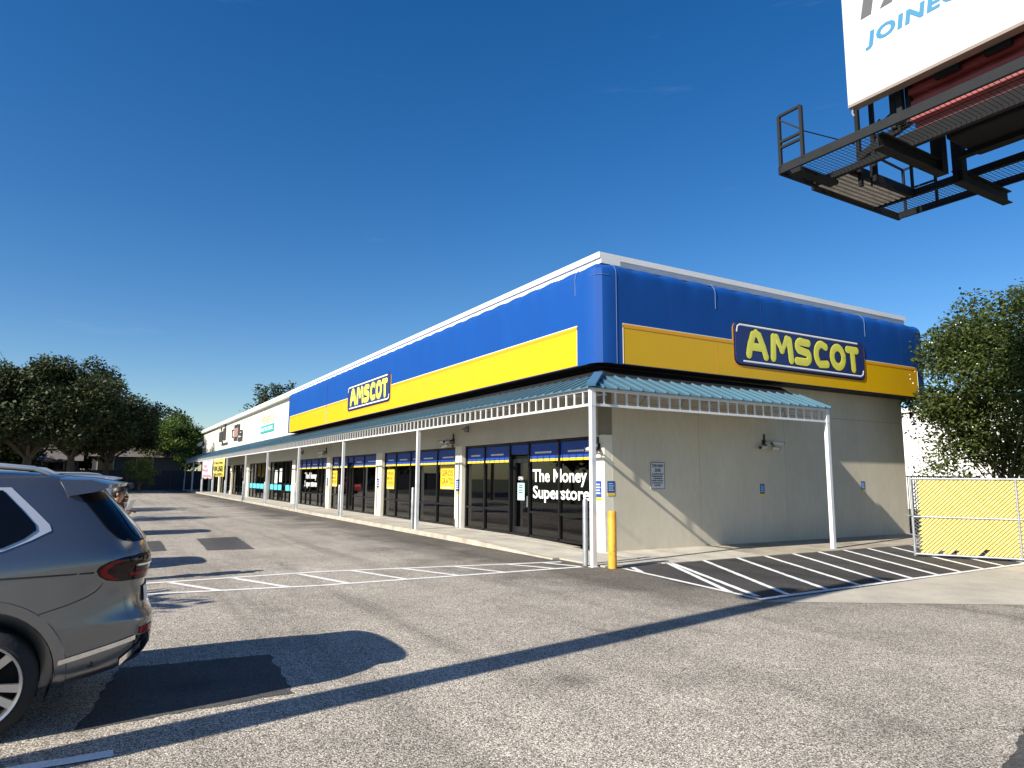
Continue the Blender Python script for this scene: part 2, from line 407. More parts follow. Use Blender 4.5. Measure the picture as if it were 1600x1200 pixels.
def stripe(a, b, wd, parent, z=.012, m='line_paint', name='painted_line'):
    """a painted line with slightly ragged edges"""
    a, b = Vector((*a, 0)), Vector((*b, 0)); d = b-a; n = max(2, int(d.length/.12)); s_ = Vector((-d.y, d.x, 0)).normalized()
    mb = MB(); vs = []
    for i in range(n+1):
        p = a+d*(i/n)
        for sg in (-1, 1): q = p+s_*sg*(wd/2+random.uniform(-.007, .005)); vs.append((q.x, q.y, z))
    mb.add(vs, [(2*i, 2*i+1, 2*i+3, 2*i+2) for i in range(n)])
    o = mb.obj(name, m, parent)
    if o.data.polygons[0].normal.z < 0: o.data.flip_normals()
    return o
stripe((-1.30,-2.25), (-1.76,-5.95), .10, hatch); stripe((-1.76,-5.92), (7.6,-5.60), .11, hatch, .0135)
for (a, b) in (((.1,-1.95),(-1.70,-5.30)), ((.17,-2.0),(-1.62,-5.75)), ((1.2,-1.85),(-1.05,-5.82)), ((2.25,-1.85),(-.08,-5.82)), ((3.16,-1.85),(.83,-5.78)), ((4.1,-1.95),(1.62,-5.75)),
               ((5.05,-1.95),(2.45,-5.73)), ((6.0,-2.0),(3.35,-5.7)), ((6.95,-2.05),(4.2,-5.68)), ((7.9,-2.1),(5.1,-5.66)), ((8.85,-2.1),(6.0,-5.64)), ((9.8,-2.1),(7.0,-5.62))):
    stripe(a, b, .105, hatch, .0155)
stripe((-1.05,-2.2), (-1.38,-2.85), .10, hatch, .017)
stripe((-9.75,-.02), (-6.6,.10), .12, lot, .006); stripe((-6.6,.10), (-1.75,-.72), .12, lot, .006)
stripe((-10.0,-1.12), (-7.05,-1.56), .12, lot, .006); stripe((-7.05,-1.56), (-1.85,-1.60), .12, lot, .006)
for (a, b) in (((-9.16,-.10),(-8.55,-1.36)), ((-8.16,-.08),(-7.56,-1.48)), ((-7.05,-.04),(-6.6,-1.54)), ((-6.05,-.06),(-5.58,-1.54)), ((-5.1,-.2),(-4.58,-1.56)), ((-4.1,-.32),(-3.62,-1.56)), ((-3.0,-.5),(-2.5,-1.56)), ((-2.2,-.64),(-1.86,-1.54))):
    stripe(a, b, .11, lot, .0075)
stripe((-14.5,-7.79), (-10.06,-7.79), .12, lot, .006)
stripe((-14.5,1.1), (-10.2,1.1), .11, lot, .006, 'worn_paint'); stripe((-14.5,-2.3), (-10.3,-2.3), .11, lot, .006, 'worn_paint')
for k in range(2, 22): stripe((-15.0, 3.0*k-1.6), (-10.3, 3.0*k-1.6), .10, lot, .006, 'worn_paint')

# pavement in front of the shops: slabs with joints, kerb
walk = MB().box(-1.52, .25, -1.9, 82.2, -.3, -.02).obj('sidewalk', 'joint'); tag(walk, kind='structure')
def zw(y): return .03+.10*min(1, max(0, (y-.4)/3.2))
ys = [-1.9, -.2]+[1.3+1.52*k for k in range(54)]
for i in range(len(ys)-1):
    a, b = ys[i]+.006, ys[i+1]-.006
    for xa, xb in (((-1.50, -.005-.25), (-.24, .25)) if a > 1 else ((-1.50, .25 if a > 0 else -.02),)):
        mb = MB(); mb.add([(xa,a,-.2),(xb-.008,a,-.2),(xb-.008,b,-.2),(xa,b,-.2),(xa,a,zw(a)),(xb-.008,a,zw(a)),(xb-.008,b,zw(b)),(xa,b,zw(b))],
                          [(0,3,2,1),(4,5,6,7),(0,1,5,4),(1,2,6,5),(2,3,7,6),(3,0,4,7)])
        mb.obj('slab', 'concrete', walk)
kp = [y for y in [-.3, .4, 1.0, 2.0, 3.6]+list(np.arange(5.2, 83, 1.9))]
for i in range(len(kp)-1):
    a, b = kp[i]+.004, kp[i+1]-.004; za, zb = zw(a)+.004, zw(b)+.004
    x0, x1 = -1.70, -1.505
    MB().add([(x0,a,-.1),(x1,a,-.1),(x1,b,-.1),(x0,b,-.1),(x0+.02,a,za),(x1,a,za),(x1,b,zb),(x0+.02,b,zb)],
             [(0,3,2,1),(4,5,6,7),(0,1,5,4),(1,2,6,5),(2,3,7,6),(3,0,4,7)]).obj('kerb_stone', 'kerb_paint', walk)
side_walk = MB().box(0, 12.45, -1.95, 0, -.3, -.01).obj('pavement', 'joint'); tag(side_walk, kind='structure')
for xa, xb in ((-.01, 1.5), (1.5, 3.1), (3.1, 4.7), (4.7, 6.3), (6.3, 7.9), (7.9, 9.5), (9.5, 11.0), (11.0, 12.45)):
    MB().add([(xa+.006,-2.0,-.2),(xb-.006,-2.0,-.2),(xb-.006,.0,-.2),(xa+.006,.0,-.2),(xa+.006,-2.0,.018),(xb-.006,-2.0,.018),(xb-.006,-.0,.06),(xa+.006,-.0,.06)],
             [(0,3,2,1),(4,5,6,7),(0,1,5,4),(1,2,6,5),(2,3,7,6),(3,0,4,7)]).obj('slab', 'concrete' if xb < 3.2 else 'dirty_concrete', side_walk)

# ------------------------------------------------------------------ building
D, W, H = 78.7, 12.45, 7.17
B = thing('strip_mall_building', 'long single-storey shopping strip with cream walls, flat roof and black framed shop windows', 'building')
# end wall: panels with open joints over a dark backing
MB().box(.03, W-.03, .02, .25, 0, 6.9).obj('wall_backing', 'joint', B)
xs = [0, 3.12, 6.5, W]
for i in range(3):
    for z0, z1 in ((0, 3.62), (3.62, 6.93)):
        MB().box(xs[i]+(.25 if i == 0 else .005), xs[i+1]-.005, 0, .05, z0+.004, z1-.006).obj('wall_panel', 'wall_side', B)
MB().box(W-.25, W, .05, D, 0, 6.9).obj('back_wall', 'wall', B)
MB().box(0, W, D-.25, D, 0, 6.9).obj('far_wall', 'wall', B)
MB().box(0, .26, .262, 30.6, 2.80, 6.93).obj('wall', 'wall', B)
MB().box(0, .26, 30.6, D-.25, 2.80, 3.95).obj('wall', 'wall', B)
MB().box(0, .26, 30.6, D-.25, 3.95, 6.93).obj('parapet_wall', 'cream', B)
MB().box(.27, W-.26, .26, D-.26, 6.7, 6.86).obj('roof', 'roofing', B)
# coping: two-step metal edge
seg = [-.36, 17.2, 20.6, 33, 50, D+.3]
for i in range(len(seg)-1):
    a, b = seg[i]+(.004 if i else 0), seg[i+1]-.012
    MB().box(-.36, .3, a, b, 7.03, H).box(-.31, .28, a, b, 6.90, 7.03).obj('coping', 'coping', B)
MB().box(.3, W, -.36, .3, 7.03, H).box(.28, W-.03, -.31, .28, 6.90, 7.03).obj('coping', 'coping', B)
MB().box(W-.3, W+.02, .31, D, 6.9, 7.12).obj('coping', 'coping', B)
# pilasters
PIL = [(0, .42), (7.62, 8.12), (15.33, 16.03), (23.2, 23.8), (30.85, 31.6), (38.9, 39.5), (46.9, 47.7), (55.4, 56.2), (63.0, 63.7), (70.8, 71.5), (78.1, D)]
for i, (a, b) in enumerate(PIL):
    MB().box(0 if i else .003, .5, max(a, .003), b, .02, 2.80).obj('pilaster', 'pilaster', B)
# interior
MB().box(.5, 9, .3, D-.3, .10, .135).obj('floor', 'int_floor', B)
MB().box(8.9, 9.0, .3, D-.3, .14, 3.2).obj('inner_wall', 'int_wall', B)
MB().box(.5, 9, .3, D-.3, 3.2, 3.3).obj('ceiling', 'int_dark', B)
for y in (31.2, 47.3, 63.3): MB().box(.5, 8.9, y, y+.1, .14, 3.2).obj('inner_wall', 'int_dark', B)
for y, x in ((7.2, .75), (15.0, .8), (22.9, .8)): MB().box(x, x+.16, y-.12, y, .14, 2.75).obj('inner_post', 'int_post', B)
for y0, y1 in ((2, 7), (9.5, 14), (17.5, 22.5)):
    MB().box(4.2, 4.9, y0, y1, .14, 1.15).box(4.1, 5.0, y0-.05, y1+.05, 1.15, 1.2).obj('counter', 'int_wall', B)

def frame_member(mb, y, wd, z0=.13, z1=2.80, x0=.27, x1=.37): mb.box(x0, x1, y-wd/2, y+wd/2, z0, z1)
def bay(y1, y0, mull, door=None, transom=.82, val=False, label=None):
    """shop window between y1 (left in the picture) and y0, mullions at the given y"""
    mb = MB(); edges = [y1-.03]+list(mull)+[y0+.03]
    for y in edges: frame_member(mb, y, .07)
    mb.box(.27, .37, y0, y1, .12, .19).box(.27, .37, y0, y1, 2.73, 2.80)
    for i in range(len(edges)-1):
        if door is not None and i == door: continue
        mb.box(.28, .36, edges[i+1]+.035, edges[i]-.035, transom-.03, transom+.03)
    f = mb.obj('shop_window', 'frame', B); f.location.x = -.13
    for i in range(len(edges)-1):
        a, b = edges[i]-.036, edges[i+1]+.036
        if door is not None and i == door:
            d = MB().box(.26, .38, a-.08, a, .14, 2.30).box(.26, .38, b, b+.08, .14, 2.30).box(.26, .38, b+.08, a-.08, .14, .36).box(.26, .38, b+.08, a-.08, 2.2, 2.40).obj('shop_door', 'door_frame', B)
            MB().box(.322, .326, b+.08, a-.08, .36, 2.2).obj('pane', 'glass', d)
            MB().tube([(.2,b+.12,.95),(.2,b+.12,1.25)], .014, 6).tube([(.2,b+.12,.97),(.27,b+.12,.97)], .01, 5).tube([(.2,b+.12,1.23),(.27,b+.12,1.23)], .01, 5).obj('handle', 'satin', d)
            MB().box(.322, .326, b, a, 2.44, 2.72).obj('pane', 'glass', f)
        else:
            MB().box(.322, .326, b, a, .20, transom-.03).obj('pane', 'glass', f)
            MB().box(.322, .326, b, a, transom+.03, 2.72).obj('pane', 'glass', f)
        if val and not (door is not None and i == door):
            MB().box(.308, .314, b+.01, a-.01, 2.285, 2.72).obj('valance', 'valance_blue', f)
            MB().box(.300, .306, b+.01, a-.01, 2.225, 2.29).obj('valance_stripe', 'paper_yellow', f)
            wd = (a-b)*.52
            mbl = MB(); yy_ = b+(a-b)*.25
            while yy_ < b+(a-b)*.25+wd: l_ = random.uniform(.03, .09); mbl.box(.301, .306, yy_, yy_+l_, 2.44, 2.49); yy_ += l_+.018
            tag(mbl.obj('valance_lettering', 'white_letter', f), kind='stuff')
        elif val:
            MB().box(.308, .314, b+.01, a-.01, 2.45, 2.72).obj('valance', 'valance_blue', f)
    return f
f1 = bay(7.62, .42, [6.30, 4.72, 3.64, 2.13], 2, val=True)
f2 = bay(15.33, 8.12, [14.0, 12.45, 11.6, 9.92], None, .84, True)
f3 = bay(23.2, 16.03, [22.0, 20.6, 19.7, 18.1], 2, .86, True)
f4 = bay(30.85, 23.8, [29.8, 28.7, 27.65, 26.0, 25.2], None, .84, True)
f5 = bay(38.9, 31.6, [37.6, 36.3, 35.0, 34.0, 32.8], 2)
f6 = bay(46.9, 39.5, [45.5, 44.0, 42.5, 41.0], None)
f7 = bay(55.4, 47.7, [54, 52.6, 51.2, 49.6], 2); f8 = bay(63.0, 56.2, [61.6, 60.2, 58.9, 57.5], 1)
f9 = bay(70.8, 63.7, [69.4, 68, 66.6, 65.1], None); f10 = bay(78.1, 71.5, [76.8, 75.4, 74, 72.8], 2)
# lettering on the glass
for yy, ww, z0, f in ((3.46, 2.62, 1.62, f1), (29.0, 2.7, 1.62, f4)):
    letters('The Money', 'white_letter', at(FRONT, (.300, yy, z0-.075)), f, width=ww*.97, height=.46, ext=.002, bold=.018)
    letters('Superstore', 'white_letter', at(FRONT, (.300, yy-.02, z0-.52)), f, width=ww, height=.45, ext=.002, bold=.018)
MB().box(.298, .302, 3.9, 4.28, 1.13, 1.62).obj('door_sticker', 'pale_teal', f1)
text('hours_lettering', 'OPEN', 'white_letter', at(FRONT, (.298, 4.24, 1.70)), f1, width=.26, height=.10, ext=.001)
MB().box(.296, .297, 3.93, 4.25, 1.15, 1.27).obj('sticker_label', 'paper_white', f1)
for k in range(4): MB().box(.2955, .2965, 4.0, 4.2, 1.33+.07*k, 1.36+.07*k).obj('sticker_line', 'ink', f1)
# cyan band on the bicycle shop glass
for f, (a, b) in ((f5, (38.8, 35.2)), (f5, (34.0, 31.8)), (f6, (46.8, 39.7))):
    MB().box(.300, .304, b, a, .86, 1.22).obj('glass_band', 'cyan', f)
for y0, y1, z0, z1 in ((36.6, 37.4, 1.3, 2.2), (35.2, 35.9, 1.4, 2.3)): MB().box(.300, .304, y0, y1, z0, z1).obj('window_paper', 'paper_white', f5)

# posters on the shop windows
def poster(y, z, w_, h_, lines, label, bg_='paper_yellow', ink='ink', foot=True):
    t = thing('window_poster', label, 'poster', (.162, y, z), 'posters on the shop windows')
    MB().box(0, .003, -w_, 0, 0, h_).obj('sheet', bg_, t)
    n = len(lines)
    for i, s in enumerate(lines):
        hh = h_*.72/n
        text('lettering', s, ink, at(FRONT, (-.001, -.06*w_, h_*.90-hh*(i+1)+hh*.12)), t, width=w_*.86, height=hh*.74, ext=.001, bold=.02)
    if foot: MB().box(-.002, -.0005, -w_*.9, -w_*.1, .03, .07).obj('foot_stripe', 'paper_white', t)
    return t
poster(15.05, 1.28, .85, .82, ['FREE', 'MONEY', 'ORDERS'], 'yellow FREE MONEY ORDERS poster in the window left of the pale teal panel', ink='poster_ink')
poster(23.2, 1.28, .85, .82, ['FREE', 'MONEY', 'ORDERS'], 'yellow FREE MONEY ORDERS poster in the window beside the farther shop door', ink='poster_ink')
poster(9.62, 1.36, 1.1, .78, ['GIROS', 'GRATIS'], 'yellow GIROS GRATIS poster at the right edge of its window beside a pilaster', ink='poster_ink')
t = thing('display_board', 'pale teal board with cream papers standing inside the shop window', 'board', (.29, 13.9, .84))
MB().box(0, .03, -1.45, 0, 0, .42).obj('board', 'pale_teal', t); MB().box(0, .02, -.95, -.35, .46, .85).box(.02, .04, -.7, -.42, .8, 1.15).obj('paper', 'paper_white', t); MB().box(0, .02, -1.4, -1.15, .46, .8).obj('paper', 'paper_white', t)
# unlit neon signs hanging inside the glass
for y, lab in ((5.35, 'unlit ring-shaped neon sign inside the window left of the near shop door'), (11.0, 'unlit ring-shaped neon sign inside the window beside the GIROS GRATIS poster')):
    t = thing('neon_sign', lab, 'neon sign', (.30, y, 2.0), 'unlit neon signs in the shop windows')
    ring = [(0, .27*math.cos(a), .22*math.sin(a)) for a in np.linspace(-2.2, 2.2, 22)]
    MB().tube(ring, .016, 6).obj('ring_tube', 'paper_white', t)
    MB().tube([(0,.12,.12),(0,.0,.15),(0,-.1,.08),(0,.1,-.05),(0,0,-.13),(0,-.12,-.08)], .011, 6).tube([(0,.1,.02),(0,-.12,.03)], .01, 6).obj('letter_tube', 'satin', t)
    MB().tube([(0,.1,.2),(0,.1,.72)], .003, 4).tube([(0,-.1,.2),(0,-.1,.72)], .003, 4).obj('hanging_wire', 'wire', t)

# small blue notice plates on the pilasters and the end wall
def notice(loc, base, w_, h_, label, lit=True):
    t = thing('notice_plate', label, 'notice', loc, 'small blue notices with yellow feet')
    def q(u0, u1, v0, v1, o0, o1, nm, m):
        mb = MB()
        if base is FRONT: mb.box(-o1, -o0, -u1, -u0, v0, v1)
        else: mb.box(u0, u1, -o1, -o0, v0, v1)
        return mb.obj(nm, m, t)
    q(0, w_, .1*h_+.03, h_, .002, .008, 'plate', 'valance_blue'); q(0, w_, 0, .1*h_+.028, .002, .008, 'foot_plate', 'paper_yellow')
    for k in range(4): q(.15*w_, .85*w_*(1-.1*(k % 2)), h_*(.34+.15*k), h_*(.40+.15*k), .0085, .0095, 'lettering', 'white_letter' if lit else 'pale_teal')  # unlit plates take duller teal lettering, their shade put into the colour
notice((0, .36, 1.24), FRONT, .24, .46, 'blue notice plate on the lit face of the corner pilaster')
notice((0, 8.02, 1.24), FRONT, .28, .46, 'blue notice plate on the second pilaster from the corner')
notice((0, 15.85, 1.24), FRONT, .3, .46, 'blue notice plate on the third pilaster from the corner')
notice((0, 23.68, 1.24), FRONT, .3, .46, 'blue notice plate on the fourth pilaster from the corner')
notice((.08, 0, 1.36), SIDE, .22, .34, 'dark blue notice plate on the end wall just above the yellow bollard', False)
notice((5.39, 0, 1.31), SIDE, .18, .33, 'dark blue notice plate on the end wall below the camera cluster', False)
notice((9.99, 0, 1.41), SIDE, .18, .32, 'dark blue notice plate on the end wall nearest the chain-link gate', False)

# tow-away sign
t = thing('tow_away_sign', 'grey metal TOW AWAY ZONE sign screwed to the end wall', 'sign', (1.43, 0, 1.51))
MB().box(0, .46, -.012, -.003, 0, .66).obj('board', 'sign_face', t)
mb = MB(); e = .012
mb.box(0, .46, -.016, -.0125, .648, .66).box(0, .46, -.016, -.0125, 0, .012).box(0, .012, -.016, -.0125, .013, .647).box(.448, .46, -.016, -.0125, .013, .647).obj('border', 'ink', t)
text('lettering', 'TOW AWAY', 'ink', at(SIDE, (.04, -.014, .53)), t, width=.38, height=.085, ext=.001, bold=.03)
text('lettering', 'ZONE', 'ink', at(SIDE, (.13, -.014, .42)), t, width=.2, height=.085, ext=.001, bold=.03)
for k, (a, b) in enumerate(((.05,.41),(.05,.41),(.09,.37),(.04,.42),(.05,.40),(.12,.34))):
    x = a; z = .355-.055*k; mb = MB()
    while x < b-.02: l = random.uniform(.025, .07); mb.box(x, min(b, x+l), -.0145, -.0125, z, z+.03); x += l+.014
    tag(mb.obj('small_print', 'ink', t), kind='stuff')

# ------------------------------------------------------------------ blue and yellow sign cabinet around the corner
C = thing('sign_cabinet', 'blue and yellow illuminated fascia cabinet wrapping the near corner of the shops', 'sign band', (0, 0, 4.43))
X0, Y0 = -.6, -.6
path = []; rc = .32
for y in np.arange(30.6, 0, -.15): path.append((X0, y, -1, 0))
for i in range(4):
    a = PI+PI/2*i/3; path.append((X0+rc+rc*math.cos(a), Y0+rc+rc*math.sin(a), math.cos(a), math.sin(a)))
XE = 13.05
for x in np.arange(0, XE-rc, .15): path.append((x, Y0, 0, -1))
for i in range(5):
    a = -PI/2+PI/2*i/4; path.append((XE-rc+rc*math.cos(a), Y0+rc+rc*math.sin(a), math.cos(a), math.sin(a)))
path.append((XE, 1.4, 1, 0))
prof = [(0, 0), (0, .02), (0, 1.0), (0, 1.6), (0, 1.9), (0, 2.17)]
for i in range(1, 8): a = PI/2*i/7; prof.append((.29*(1-math.cos(a)), 2.17+.29*math.sin(a)))
prof.append((.6, 2.47))
mb = MB(); vs = []; s_ = 0; last = None
for (x, y, nx, ny) in path:
    if last: s_ += math.hypot(x-last[0], y-last[1])
    last = (x, y)
    puck = abs(math.sin(PI*s_/.92))**.6
    for (d, z) in prof:
        k = max(0, min(1, (z-1.9)/.35)); dd = d+k*.035*(1-puck)*(1 if d < .28 else 0); zz = z-(.05*(1-puck) if z > 2.3 and d < .5 else 0)
        dd = min(dd, rc-.01) if d < .5 else .315
        vs.append((x-nx*dd, y-ny*dd, zz))
K = len(prof); n = len(path)
mb.add(vs, [(i*K+j, (i+1)*K+j, (i+1)*K+j+1, i*K+j+1) for i in range(n-1) for j in range(K-1)])
cab = mb.obj('cabinet', 'blue', C, smooth=19)
for u in (3.6, 7.3, 11.0, 14.7, 19.4, 26.0): MB().box(X0-.0012, X0+.002, u, u+.012, .99, 2.15).obj('panel_seam', 'blue_end', C)
for u in (1.7, 5.0, 7.6, 11.6): MB().box(u, u+.010, Y0-.0012, Y0+.002, .99, 2.15).obj('panel_seam', 'blue_end', C)
# ends and underside
MB().prism([(-.6+d, 30.6, z) for d, z in prof[:-1]]+[(0, 30.6, 2.46), (0, 30.6, 0)], (0, .02, 0)).obj('end_cap', 'blue_end', C)
MB().box(-.597, -.02, -.15, 30.59, -.012, .012).box(-.15, XE-.2, -.597, -.02, -.013, .011).obj('soffit', 'black', C)
# yellow band with orange top stripe
def band(base, u0, u1, tilt=0):
    def P(u, z, o): return (X0-o, u, z) if base is FRONT else (u, Y0-o, z)
    def slab(z0, z1, o, m, nm, a=u0, b=u1):
        vec = (-.006, 0, 0) if base is FRONT else (0, -.006, 0)
        MB().prism([P(a, z0, o), P(b, z0, o), P(b, z1, o), P(a, z1, o)], vec).obj(nm, m, C)
    slab(.015, .975, .002, 'yellow', 'yellow_band')
    slab(.885, .955, .009, 'orange', 'orange_stripe'); slab(.976, .992, .003, 'pin_white', 'white_pinstripe')
    slab(.015, .97, .009, 'pin_white', 'white_pinstripe', u0, u0+.012); slab(.015, .97, .009, 'pin_white', 'white_pinstripe', u1-.012, u1)
band(FRONT, .22, 22.06); band(FRONT, 22.14, 30.2); band(SIDE, .12, 12.45)
MB().box(X0-.012, X0+.01, 22.07, 22.13, .0, 2.1).obj('seam', 'blue_end', C)
def arcseam(base, u, z0=0):
    pts = [(0, z0), (0, 2.17)]+[(.29*(1-math.cos(PI/2*i/6)), 2.17+.29*math.sin(PI/2*i/6)) for i in range(1, 6)]
    return [((X0+d-.006, u, z) if base is FRONT else (u, Y0+d-.006, z)) for d, z in pts]
for u, z0 in ((3.25, 1.75), (9.72, 0), ): MB().tube(arcseam(SIDE, u, max(z0, 1.72)), .008, 5).obj('edge_seam', 'seam_blue', C)
MB().tube(arcseam(SIDE, -.06, 0), .006, 5).obj('edge_seam', 'seam_blue', C); MB().tube(arcseam(FRONT, .3, 1.75), .009, 5).obj('edge_seam', 'seam_blue', C)
MB().box(9.715, 9.723, Y0-.0105, Y0-.0085, .02, .96).box(3.245, 3.255, Y0-.0105, Y0-.0085, .02, .96).obj('white_seam', 'orange', C)
MB().tube([(X0+rc+(rc+.006)*math.cos(a), Y0+rc+(rc+.006)*math.sin(a), 2.12) for a in np.linspace(PI, 1.5*PI, 4)], .006, 5).obj('edge_seam', 'seam_blue', C)

# AMSCOT plates
def strokes(pts_list, r, out, squash=.35):
    mb = MB()
    for pts in pts_list:
        P = [Vector((p[0], p[1], 0)) for p in pts]
        mb.tube(P, r, 12, caps=False)
        for e_ in (P[0], P[-1]): mb.ball((e_.x, e_.y, 0), r, nu=12, nv=8)
        for q in P[1:-1]: mb.ball((q.x, q.y, 0), r*.998, nu=12, nv=6)
    mb.v = [(x, y, out+z*squash) for x, y, z in mb.v]
    return mb
def arc(cx, cy, rx, ry, a0, a1, n=12): return [(cx+rx*math.cos(R(a0+(a1-a0)*i/n)), cy+ry*math.sin(R(a0+(a1-a0)*i/n))) for i in range(n+1)]
LET = {'A': [[(.50,.27),(.56,.52),(.68,.82),(.80,.88),(.92,.82),(1.08,.52),(1.17,.27)], [(.60,.50),(1.06,.50)]],
       'M': [[(1.47,.27),(1.50,.85),(1.62,.85),(1.84,.52),(2.06,.85),(2.16,.83),(2.22,.27)]],
       'S': [[(2.98,.83),(2.72,.84)]+arc(2.66, .71, .16, .14, 100, 230, 6)+arc(2.82, .43, .19, .155, 45, -95, 7)+[(2.46,.28)]],
       'C': [[(3.76,.80)]+arc(3.56, .56, .24, .30, 80, 250, 10)+[(3.80,.30)]],
       'O': [arc(4.32, .56, .27, .29, 0, 360, 20)],
       'T': [[(4.80,.84),(5.24,.84)], [(5.03,.80),(5.06,.26)]]}
def amscot(base, loc, w_, h_, label):
    t = thing('amscot_sign', label, 'shop sign', loc, 'AMSCOT plates on the fascia')
    def put(mb, nm, m, smooth=0):
        mb.v = [tuple(base.to_3x3() @ Vector((x*w_/5.6, y*h_/1.13, z))) for x, y, z in mb.v]
        return mb.obj(nm, m, t, smooth)
    pl = rrect(5.6+.16, 1.13+.08, .2)
    put(MB().prism([(x-.08, y-.10, .003) for x, y in pl], (0, 0, .006)), 'border', 'orange')
    pl2 = rrect(5.6+.08, 1.13+.05, .2)
    put(MB().prism([(x-.04, y-.04, .010) for x, y in pl2], (0, 0, .006)), 'inner_border', 'black')
    put(MB().prism([(x, y, .017) for x, y in rrect(5.6, 1.13, .17)], (0, 0, .02)), 'plate', 'navy')
    put(strokes([[(.06,.86),(.09,1.0),(.18,1.05),(5.3,1.06)]], .026, .038, .2), 'highlight', 'white_letter', 60)
    put(strokes([[(.3,.08),(5.40,.075),(5.51,.13),(5.54,.24)]], .026, .038, .2), 'highlight', 'white_letter', 60)
    for ch, st in LET.items():
        put(strokes(st, .140, .0375, .012), 'letter_edge', 'black', 30)
        put(strokes(st, .114, .041, .035), 'letter', 'letter_yellow', 60)
amscot(FRONT, (X0, 18.42, 4.81), 5.5, 1.13, 'navy AMSCOT plate in yellow letters on the sunlit long front')
amscot(SIDE, (3.92, Y0, 4.80), 5.62, 1.14, 'navy AMSCOT plate in yellow letters on the shaded end above the hatched bay')

# ------------------------------------------------------------------ canopy
A = thing('walkway_canopy', 'white metal walkway canopy with blue ribbed roof and railed fringe along the shop fronts', 'canopy')
EX, EY, RX, RY, ZE, ZR = -1.74, -1.81, -.80, -.86, 3.63, 4.06
XEND, YEND = 6.10, 80.5
def roof_panel(front, a, b, far=False):
    """one ribbed sheet between a and b along the eave"""
    slope = (ZR-ZE)/(RX-EX)
    if front:
        top = 0.0 if far else RX
        def T(y): x = min(top, EX+(y-EY)*(RX-EX)/(RY-EY)); return (x, y, ZE+(x-EX)*slope)
        q = [(EX,a,ZE),(EX,b,ZE),T(b),T(a)]; rib = [(EX-.01,b,ZE+.012),tuple(Vector(T(b))+Vector((0,0,.012)))]
    else:
        def T(x): y = min(RY, EY+(x-EX)*(RY-EY)/(RX-EX)); return (x, y, ZE+(y-EY)*(ZR-ZE)/(RY-EY))
        q = [(a,EY,ZE),(b,EY,ZE),T(b),T(a)]; rib = [(b,EY-.01,ZE+.012),tuple(Vector(T(b))+Vector((0,0,.012)))]
    mb = MB().prism(q, (0, 0, -.02)); mb.bar(rib[0], rib[1], .035, .05)
    mb.obj('roof_panel', 'teal_roof', A)
pw = .345
n = int((30.6-EY)/pw)
for i in range(n+1): roof_panel(True, EY+.005+i*pw+(.002 if i else 0), EY+.005+(i+1)*pw)
y = EY+.005+(n+1)*pw
far = MB()
while y < YEND-pw: roof_panel(True, y, y+pw, True) if y < 62 else roof_panel(True, y, y+pw*2, True); y += pw if y < 62 else pw*2
x = EX+.005
while x < XEND-.05: roof_panel(False, x+(.002 if x > EX+.1 else 0), min(XEND, x+pw)); x += pw
MB().bar((EX-.03, EY-.03, ZE+.03), (RX-.01, RY-.01, ZR+.055), .20, .05).obj('hip_cap', 'hip_cap', A)
# black closing flashing between ridge and cabinet
MB().prism([(RX, RY, ZR-.03), (RX, 30.6, ZR-.03), (-.12, 30.6, 4.40), (-.12, -.12, 4.40)], (0,0,-.02)).prism([(RX, RY, ZR-.032), (XEND-.1, RY, ZR-.032), (XEND+.02, -.25, 4.36), (-.12, -.12, 4.402)], (0,0,-.02)).obj('black_flashing', 'black', A)
MB().box(-.02, -.004, .0, 30.6, 3.9, 4.42).box(.0, XEND-.1, -.02, -.004, 3.9, 4.40).obj('black_flashing', 'black', A)
# rails, posts, balusters
RXx, RYy = -1.64, -1.71
MB().box(RXx-.03, RXx+.03, RYy-.03, YEND-.2, 3.56, 3.62).obj('top_rail', 'white_metal', A)
MB().box(RXx-.03, RXx+.03, RYy-.03, YEND-.2, 3.25, 3.30).obj('bottom_rail', 'white_metal', A)
MB().box(RXx+.031, 6.05, RYy-.03, RYy+.03, 3.56, 3.62).obj('top_rail', 'white_metal', A)
MB().box(RXx+.031, 6.05, RYy-.03, RYy+.03, 3.25, 3.30).obj('bottom_rail', 'white_metal', A)
MB().box(5.99, 6.05, RYy+.031, -.02, 3.56, 3.62).obj('end_rail', 'white_metal', A)
bal = MB().box(-.016, .016, -.016, .016, 3.301, 3.559).mesh('baluster', 'white_metal')
for i in range(1, 25): link('baluster', bal, A, (RXx+.307*i, RYy, 0))
for i in range(1, 264): link('baluster', bal, A, (RXx, RYy+.307*i, 0))
POLES = [7.51, 15.52, 23.19, 31.08, 38.64, 47.2, 54.9, 62.8, 71.5, 80.2]
post = MB().box(-.05, .05, -.05, .05, .0, 3.25).box(-.075, .075, -.075, .075, 0, .012).mesh('post', 'white_metal')
postz = [(RXx, RYy, 0), (6.02, RYy, 0)]+[(RXx+.03, y, .11) for y in POLES]
for p in postz:
    o = link('post', post, A, p)
    if p[2]: o.scale.z = (3.25-p[2])/3.25
for p in ((RXx, RYy), (6.02, RYy)): MB().box(p[0]-.055, p[0]+.055, p[1]-.055, p[1]+.055, 3.24, 3.64).obj('post_head', 'white_metal', A)
# lattice braces under the roof
for y in list(POLES[:5])+[-.1, 3.7, 11.5, 19.3]: MB().bar((RXx, y, 3.58), (.0, y, 3.75), .04, .05).obj('rafter', 'white_metal', A)
for x in (1.0, 3.5, 5.9): MB().bar((x, RYy, 3.58), (x, .0, 3.75), .04, .05).obj('rafter', 'white_metal', A)
for i in range(6): MB().tube([(RXx+.1+1.2*i, RYy+.05, 3.32), (RXx+.1+1.2*i+1.0, RYy+.9, 3.72)], .008, 4).obj('brace', 'galv', A)
